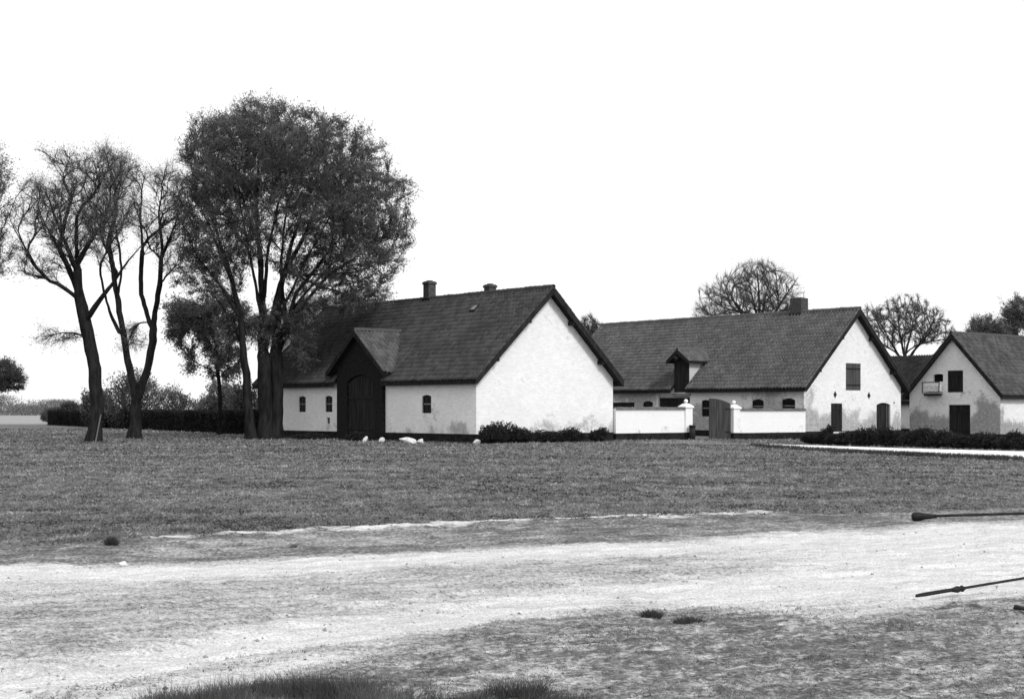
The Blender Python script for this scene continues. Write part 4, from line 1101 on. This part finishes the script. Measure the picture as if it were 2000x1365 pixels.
spots = [(1590, 69.5, 56, 22, 'low dark shrub nearest the right courtyard wall'), (1613, 68.5, 26, 40, 'small upright round shrub before the narrow shutter'), (1640, 67.6, 60, 28, 'low dark shrub under the white doorstep'),
         (1690, 66.2, 74, 41, 'broad dark shrub between narrow shutter and arched door'), (1742, 64.8, 76, 43, 'tallest broad shrub in front of the arched door'), (1795, 63.4, 74, 41, 'dark shrub below the gap between gables'),
         (1838, 62.3, 60, 39, 'dark shrub left of the plank double door'), (1882, 61.0, 66, 30, 'low shrub in front of the plank double door'), (1932, 59.8, 72, 33, 'low grey shrub under the stained house corner'), (1985, 58.5, 72, 34, 'low grey shrub at the right edge beside the gravel')]
for i, (px, D, w, h, lb) in enumerate(spots): shrub_at(lb, px, D, w, h, int(60 * w + 30 * h), 70 + i, 5 if w > 50 else 2, g3)

# ------------------------------------------------------------------ distant trees at the field's end
def distant():
    r = np.random.default_rng(77); n = 42000
    D = 420.0
    x = r.uniform(-190, -118, n); prof = 0.8 + 11.0 * fbm(x * 0.11, x * 0 + 4, 4) ** 2.2
    z = prof * r.random(n) ** 0.7; y = D + r.normal(0, 8, n)
    P = np.stack([x, y, z], 1) + r.normal(0, 0.2, (n, 3)); P[:, 2] = np.abs(P[:, 2])
    o = link('distant_trees', leaf_mesh('distant_trees', P, r.normal(size=(n, 3)) + [0, 0, 0.6], 0.45, 0.2, r.random(n), r), M['leaf_pale'])  # pale leaf colour stands in for distance haze
    tag(o, 'pale far line of trees at the end of field', 'trees', None, 'stuff')
distant()

# ------------------------------------------------------------------ grass
def blades(name, X, Y, h, w, lean, mat, r, tone, lift=0.0):
    n = len(X); Z = ground_z(X, Y) + lift - 0.01
    a = r.random(n) * 2 * np.pi; dx, dy = np.cos(a) * w / 2, np.sin(a) * w / 2
    b = r.random(n) * 2 * np.pi; l = lean * h * r.random(n)
    V = np.empty((n, 3, 3)); P = np.stack([X, Y, Z], 1)
    V[:, 0] = P - np.stack([dx, dy, 0 * dx], 1); V[:, 1] = P + np.stack([dx, dy, 0 * dx], 1)
    V[:, 2] = P + np.stack([np.cos(b) * l, np.sin(b) * l, h], 1)
    return link(name, np_mesh(name, V.reshape(-1, 3), np.arange(n * 3).reshape(-1, 3), tone), M[mat])

def scatter(n, y0, y1, wide, r, power=1.0):
    """thinner with distance: uniform in 1/y**power"""
    q = r.random(n); y = 1 / (q / y0 ** power + (1 - q) / y1 ** power) ** (1 / power)
    x = (r.random(n) * 2 - 1) * (y * wide + 2)
    return x, y
r = np.random.default_rng(5)
x, y = scatter(330000, 16.5, 120, 0.42, r, 1.0)
ok = (dirt_mask(x, y) < 0.35 + 0.3 * (r.random(len(x)) - 0.5)) & (y > ridge_y(x) - 0.15 + 0.5 * (r.random(len(x)) - 0.5))
# keep the gravel, the houses and the courtyard clear
def inside_house(x, y, C, W, L, marg=0.05):
    px_, py_ = x - C[0], y - C[1]; a = px_ * Vv[0] + py_ * Vv[1]; b = px_ * U[0] + py_ * U[1]
    return (a > -marg) & (a < W + marg) & (b > -marg) & (b < L + marg)
ok &= ~inside_house(x, y, CA, WA, LA) & ~inside_house(x, y, CB, WB, LB)
fx = np.interp(y, [p[1] for p in PATH_F[::-1]], [p[0] for p in PATH_F[::-1]]); nx_ = np.interp(y, [p[1] for p in PATH_N[::-1]], [p[0] for p in PATH_N[::-1]])
ok &= ~((x > nx_ - 0.25) & (x < fx + 0.25) & (y < 68.5))
ok &= ~((x > 4) & (y > 76 + (x - 5) * 0.7))
x, y = x[ok], y[ok]
cl_ = fbm(x * 4.5, y * 1.9, 3)
hgt = (0.012 + 0.0008 * y) * (0.3 + 1.4 * r.random(len(x)) * (0.4 + cl_)); wdt = 0.014 + 0.0013 * y
tone = np.clip(-0.05 + 0.5 * r.random(len(x)) + 0.55 * sstep(0.35, 0.68, cl_) + 1.0 * (fbm(x * 0.22, y * 1.1) - 0.5) + 0.45 * (r.random(len(x)) < 0.1), 0, 1)
tag(blades('lawn_grass', x, y, hgt, wdt, 2.4, 'blade', r, tone), 'short mown grass of the wide lawn', 'grass', None, 'stuff')

# near verge: thin rough grass, tall dark grass along the very front
x, y = scatter(330000, 6.2, 16, 0.44, r, 1.2)
dm_ = dirt_mask(x, y)
ok = (dm_ < 0.2 + 0.65 * r.random(len(x))) & (y < road_low(x) + 1.5)
x, y = x[ok], y[ok]
cl_ = fbm(x * 9, y * 5, 3)
hgt = 0.008 + 0.045 * r.random(len(x)) * fbm(x * 1.3, y * 1.3) ** 1.5 * (0.4 + cl_); wdt = np.full(len(x), 0.010)
tone = np.clip(-0.05 + 0.45 * r.random(len(x)) + 0.6 * sstep(0.35, 0.68, cl_) + 0.6 * (fbm(x * 1.5, y * 1.5) - 0.5) + 0.5 * (r.random(len(x)) < 0.1), 0, 1)
tag(blades('verge_grass', x, y, hgt, wdt, 2.2, 'blade', r, tone), 'rough trampled grass on the near side of road', 'grass', None, 'stuff')
n = 90000
x = r.uniform(-2.2, 0.95, n); lim = np.interp(x, [-2.2, -1.9, -1.45, -1.2, -0.85, -0.7, -0.45, -0.3, -0.1, 0.15, 0.35, 0.95], [6.9, 7.75, 8.2, 8.3, 8.3, 8.22, 8.15, 8.0, 8.2, 8.25, 7.9, 7.2])
y = lim - r.random(n) ** 1.2 * 1.9 + r.normal(0, 0.09, n)
cl = fbm(x * 3.2, y * 3.2 + 30, 3); ok = cl + 0.4 * (r.random(n) - 0.5) > np.interp(x, [-2.2, -1.7, -0.5, 0.0, 0.4, 0.95], [0.54, 0.43, 0.48, 0.46, 0.53, 0.6]); x, y = x[ok], y[ok]
hgt = (0.02 + 0.10 * r.random(len(x)) ** 1.3) * (0.15 + 1.5 * np.clip(cl[ok] - 0.25, 0, 1)) * 1.5; tone = np.clip(0.6 * r.random(len(x)) + 0.5 * (fbm(x * 3, y * 3) - 0.5), 0, 1)
tag(blades('tall_grass', x, y, hgt, np.full(len(x), 0.0045), 1.2, 'blade_dark', r, tone), 'tall dark uncut grass along the bottom of the view', 'grass', None, 'stuff')
# sparse blades on the road's middle strip and verge
x, y = scatter(110000, 8, 26, 0.42, r, 1.0)
dm_ = dirt_mask(x, y); ok = (dm_ > 0.15) & (dm_ < 0.85) & (r.random(len(x)) < 1.05 - dm_ * 1.1); x, y = x[ok], y[ok]
tag(blades('sparse_grass', x, y, 0.006 + 0.016 * r.random(len(x)), 0.006 + 0.0006 * y, 2.2, 'blade', r, r.random(len(x)) * 0.8), 'sparse worn grass scattered over the dirt', 'grass', None, 'stuff')
# uncut fringe along the near edge of the gravel
k = 9000; q = r.random(k) * (len(PATH_N) - 2.2); i_ = q.astype(int); f_ = q - i_; PN = np.array(PATH_N)
p = PN[i_] * (1 - f_)[:, None] + PN[i_ + 1] * f_[:, None] + r.normal(0, 0.14, (k, 2)) + np.array([-0.35, -0.45])
tag(blades('path_fringe', p[:, 0], p[:, 1], 0.08 + 0.12 * r.random(k), np.full(k, 0.06), 0.7, 'blade_dark', r, r.random(k) * 0.3), 'dark uncut fringe of turf edging the gravel path', 'grass', None, 'stuff')

def tuft(label, px, py, rad_, h, n, seed):
    D = CAMH * 2778 / (py - 800); X = (px - 1000) / 2778 * D; q = np.random.default_rng(seed)
    a = q.random(n) * 6.283; rr = rad_ * np.sqrt(q.random(n))
    V = np.empty((n, 3, 3)); bx, by = rr * np.cos(a), rr * np.sin(a); s = q.random(n) * 6.283; w = 0.006
    V[:, 0] = np.stack([bx - w * np.cos(s), by - w * np.sin(s), bx * 0 - 0.02], 1); V[:, 1] = np.stack([bx + w * np.cos(s), by + w * np.sin(s), bx * 0 - 0.02], 1)
    V[:, 2] = np.stack([bx * 1.7 + q.normal(0, 0.03, n), by * 1.7 + q.normal(0, 0.03, n), h * (0.45 + 0.55 * q.random(n)) * (1 - 0.4 * (rr / rad_) ** 2)], 1)
    o = link('grass_tuft', np_mesh('grass_tuft', V.reshape(-1, 3), np.arange(n * 3).reshape(-1, 3), q.random(n) * 0.25), M['blade_dark'])
    o.location = (X, D, gz(X, D)); tag(o, label, 'grass tuft', 'single tufts of grass')
tuft('dark grass tuft alone by the verge at far left', 218, 1066, 0.05, 0.13, 700, 1)
tuft('dark grass tuft where road and near grass meet', 1272, 1204, 0.05, 0.09, 600, 2)
tuft('flatter grass tuft just right of the road-edge tuft', 1345, 1216, 0.08, 0.06, 500, 3)
tuft('flat dark tuft in the dirt at lower left', 468, 1276, 0.09, 0.035, 350, 4)

# ------------------------------------------------------------------ stones
def stone(name, label, x, y, s, mat, seed, group, cat='stone', tilt=0.0, rz=0.0, z=None):
    bm = bmesh.new(); bmesh.ops.create_icosphere(bm, subdivisions=3, radius=1)
    q = random.Random(seed); ph = [q.uniform(0, 6.28) for _ in range(6)]
    planes_ = [(Vector((q.gauss(0, 1), q.gauss(0, 1), q.gauss(0, 0.8))).normalized(), q.uniform(0.5, 0.85)) for _ in range(9)]
    for v in bm.verts:
        c = v.co; k = 1 + 0.16 * math.sin(3 * c.x + ph[0]) + 0.13 * math.sin(4.2 * c.y + ph[1]) + 0.12 * math.sin(3.7 * c.z + ph[2] + 2 * c.x) + 0.05 * math.sin(9 * c.x + 7 * c.z + ph[3])
        p_ = c * k
        for nrm, lim in planes_:                       # flat broken faces
            e = p_.dot(nrm) - lim
            if e > 0: p_ = p_ - nrm * e * 0.9
        v.co = Vector((p_.x * s[0], p_.y * s[1], p_.z * s[2]))
    me = bpy.data.meshes.new(name); bm.to_mesh(me); bm.free()
    o = link(name, me, mat, None, False); o.location = (x, y, (gz(x, y) if z is None else z) + s[2] * 0.55); o.rotation_euler = (0, tilt, rz)
    tag(o, label, cat, group); return o
g4 = 'white lumps on the grass before the farmhouse'
def at(px, D): return (px - 1000) / 2778 * D, D
for (px, D, s, tl, lb, sd_) in ((714, 72.3, (0.15, 0.2, 0.22), 0.5, 'upright white stone before the carriage entrance', 1), (744, 71.6, (0.2, 0.2, 0.15), -0.4, 'tilted white stone right of the carriage entrance', 2),
                             (797, 68.9, (0.50, 0.3, 0.18), 0.12, 'long low white stone, largest on the lawn edge', 3), (820, 68.7, (0.2, 0.2, 0.16), 0.0, 'small white stone touching the long low one', 4), (931, 68.0, (0.22, 0.2, 0.15), 0.0, 'small white stone left of the corner shrub', 5)):
    X, Y = at(px, D); stone('white_stone', lb, X, Y, s, M['stone_white'], sd_, g4, tilt=tl)
# small clods and pebbles on the road: uncountable, one mesh of many little lumps
def pebbles():
    q = np.random.default_rng(9); n = 5000
    x, y = scatter(n, 7.5, 24, 0.4, q, 1.0); ok = dirt_mask(x, y) > 0.25; x, y = x[ok], y[ok]; n = len(x)
    z = ground_z(x, y); s = 0.004 + 0.018 * q.random(n) ** 4
    O = np.array([(1, 0, 0), (0, 1, 0), (-1, 0, 0), (0, -1, 0), (0, 0, 0.8), (0, 0, -0.6)], float)
    V = np.stack([x, y, z], 1)[:, None] + O[None] * s[:, None, None] * (0.6 + 0.8 * q.random((n, 6, 1)))
    Ft = np.array([(0, 1, 4), (1, 2, 4), (2, 3, 4), (3, 0, 4), (1, 0, 5), (2, 1, 5), (3, 2, 5), (0, 3, 5)])
    Fq = (np.arange(n)[:, None, None] * 6 + Ft[None]).reshape(-1, 3)
    o = link('pebbles', np_mesh('pebbles', V.reshape(-1, 3), Fq, np.repeat(q.random(n), 8)), M['stone'])
    tag(o, 'small clods and pebbles strewn on the dirt', 'pebbles', None, 'stuff')
pebbles()
def stone_px(px, py, s, mat, lb, sd_):
    D = CAMH * 2778 / (py - 800); X, Y = at(px, D); stone('field_stone', lb, X, Y, s, mat, sd_, 'loose stones by the road')
stone_px(240, 1101, (0.05, 0.05, 0.035), M['stone_white'], 'pale stone on the road edge below the lone left tuft', 31)
stone_px(1635, 1102, (0.025, 0.02, 0.012), M['tar'], 'dark pebble lying alone on the white right part of road', 32)
stone_px(575, 1070, (0.06, 0.04, 0.022), M['clod'], 'dark clod on the grassy verge left of centre', 33)

# ------------------------------------------------------------------ dark poles at the right
def rod(name, root, pts, rads, mat, n=10):
    pts = np.array(pts, float); V, Fq = tree_tubes(pts, np.arange(len(pts)) - 1, np.array(rads))
    return link(name, np_mesh(name, V, Fq), mat, root, True)
def gp3(px, py, z=0.0):
    D = (CAMH - z) * 2778 / (py - 800); return np.array([(px - 1000) / 2778 * D, D, z])
# far pole: club-like end, lying on the verge
a = gp3(1786, 1010, 0.05); b = gp3(2000, 1006, 0.09); d = (b - a) / np.linalg.norm(b - a)
ga = gz(a[0], a[1])
root = empty('iron_pole', (a[0], a[1], ga), 0, 'far dark pole with a clubbed end lying on the grass verge at right', 'pole', 'dark poles at the right edge')
P = [d * s + np.array([0, 0, 0.062 + 0.01 * s]) for s in np.linspace(0.1, 4.2, 15)]
rod('shaft', root, P, [0.024] * 15, M['iron'])
kn = lathe('club_end', [(0.03, -0.10), (0.056, -0.085), (0.068, -0.04), (0.064, 0.02), (0.046, 0.08), (0.036, 0.17), (0.028, 0.26)], 14, M['iron'], root)
kn.location = (0.06 * d[0], 0.06 * d[1], 0.068); kn.rotation_euler = Vector(d).to_track_quat('Z', 'Y').to_euler()
# near pole: tip on the ground, collar, rising to the right
a = gp3(1789, 1170, 0.0); b = gp3(2000, 1135, 0.10)
ga = gz(a[0], a[1]); d = b - a; Lb = np.linalg.norm(d); d = d / Lb
root = empty('iron_pole', (a[0], a[1], ga), 0, 'near dark rod with a knotted collar, its tip resting on the road', 'pole', 'dark poles at the right edge')
z0 = np.array([0, 0, 0.03])
rod('tip', root, [d * s + z0 for s in np.linspace(0, 0.42, 6)], [0.017, 0.021, 0.021, 0.02, 0.02, 0.019], M['iron'])
rod('shaft', root, [d * s + z0 for s in np.linspace(0.5, 3.4, 12)], [0.014] * 12, M['iron'])
kn = lathe('collar', [(0.016, -0.07), (0.024, -0.04), (0.03, -0.01), (0.022, 0.02), (0.03, 0.04), (0.018, 0.06), (0.012, 0.075)], 12, M['iron'], root)
c_ = d * 0.45 + z0; kn.location = tuple(c_); kn.rotation_euler = Vector(d).to_track_quat('Z', 'Y').to_euler()
e_ = a + d * 3.3; box('rest_block', (e_[0] - a[0] - 0.12, e_[0] - a[0] + 0.12, e_[1] - a[1] - 0.15, e_[1] - a[1] + 0.15, -0.1, e_[2] - 0.0 + 0.012), M['dark_wood'], root, 0.01)
a = gp3(1986, 1190, 0.02); b = gp3(2050, 1203, 0.03); d = (b - a); d = d / np.linalg.norm(d); ga = gz(a[0], a[1])
root = empty('iron_pole', (a[0], a[1], ga), 0, 'short dark rod end just entering the view at right', 'pole', 'dark poles at the right edge')
rod('shaft', root, [d * s + np.array([0, 0, 0.025]) for s in np.linspace(0, 1.6, 9)], [0.018] * 9, M['iron'])
rod('ferrule', root, [d * s + np.array([0, 0, 0.025]) for s in (-0.03, 0.0, 0.05)], [0.021, 0.024, 0.022], M['iron'])
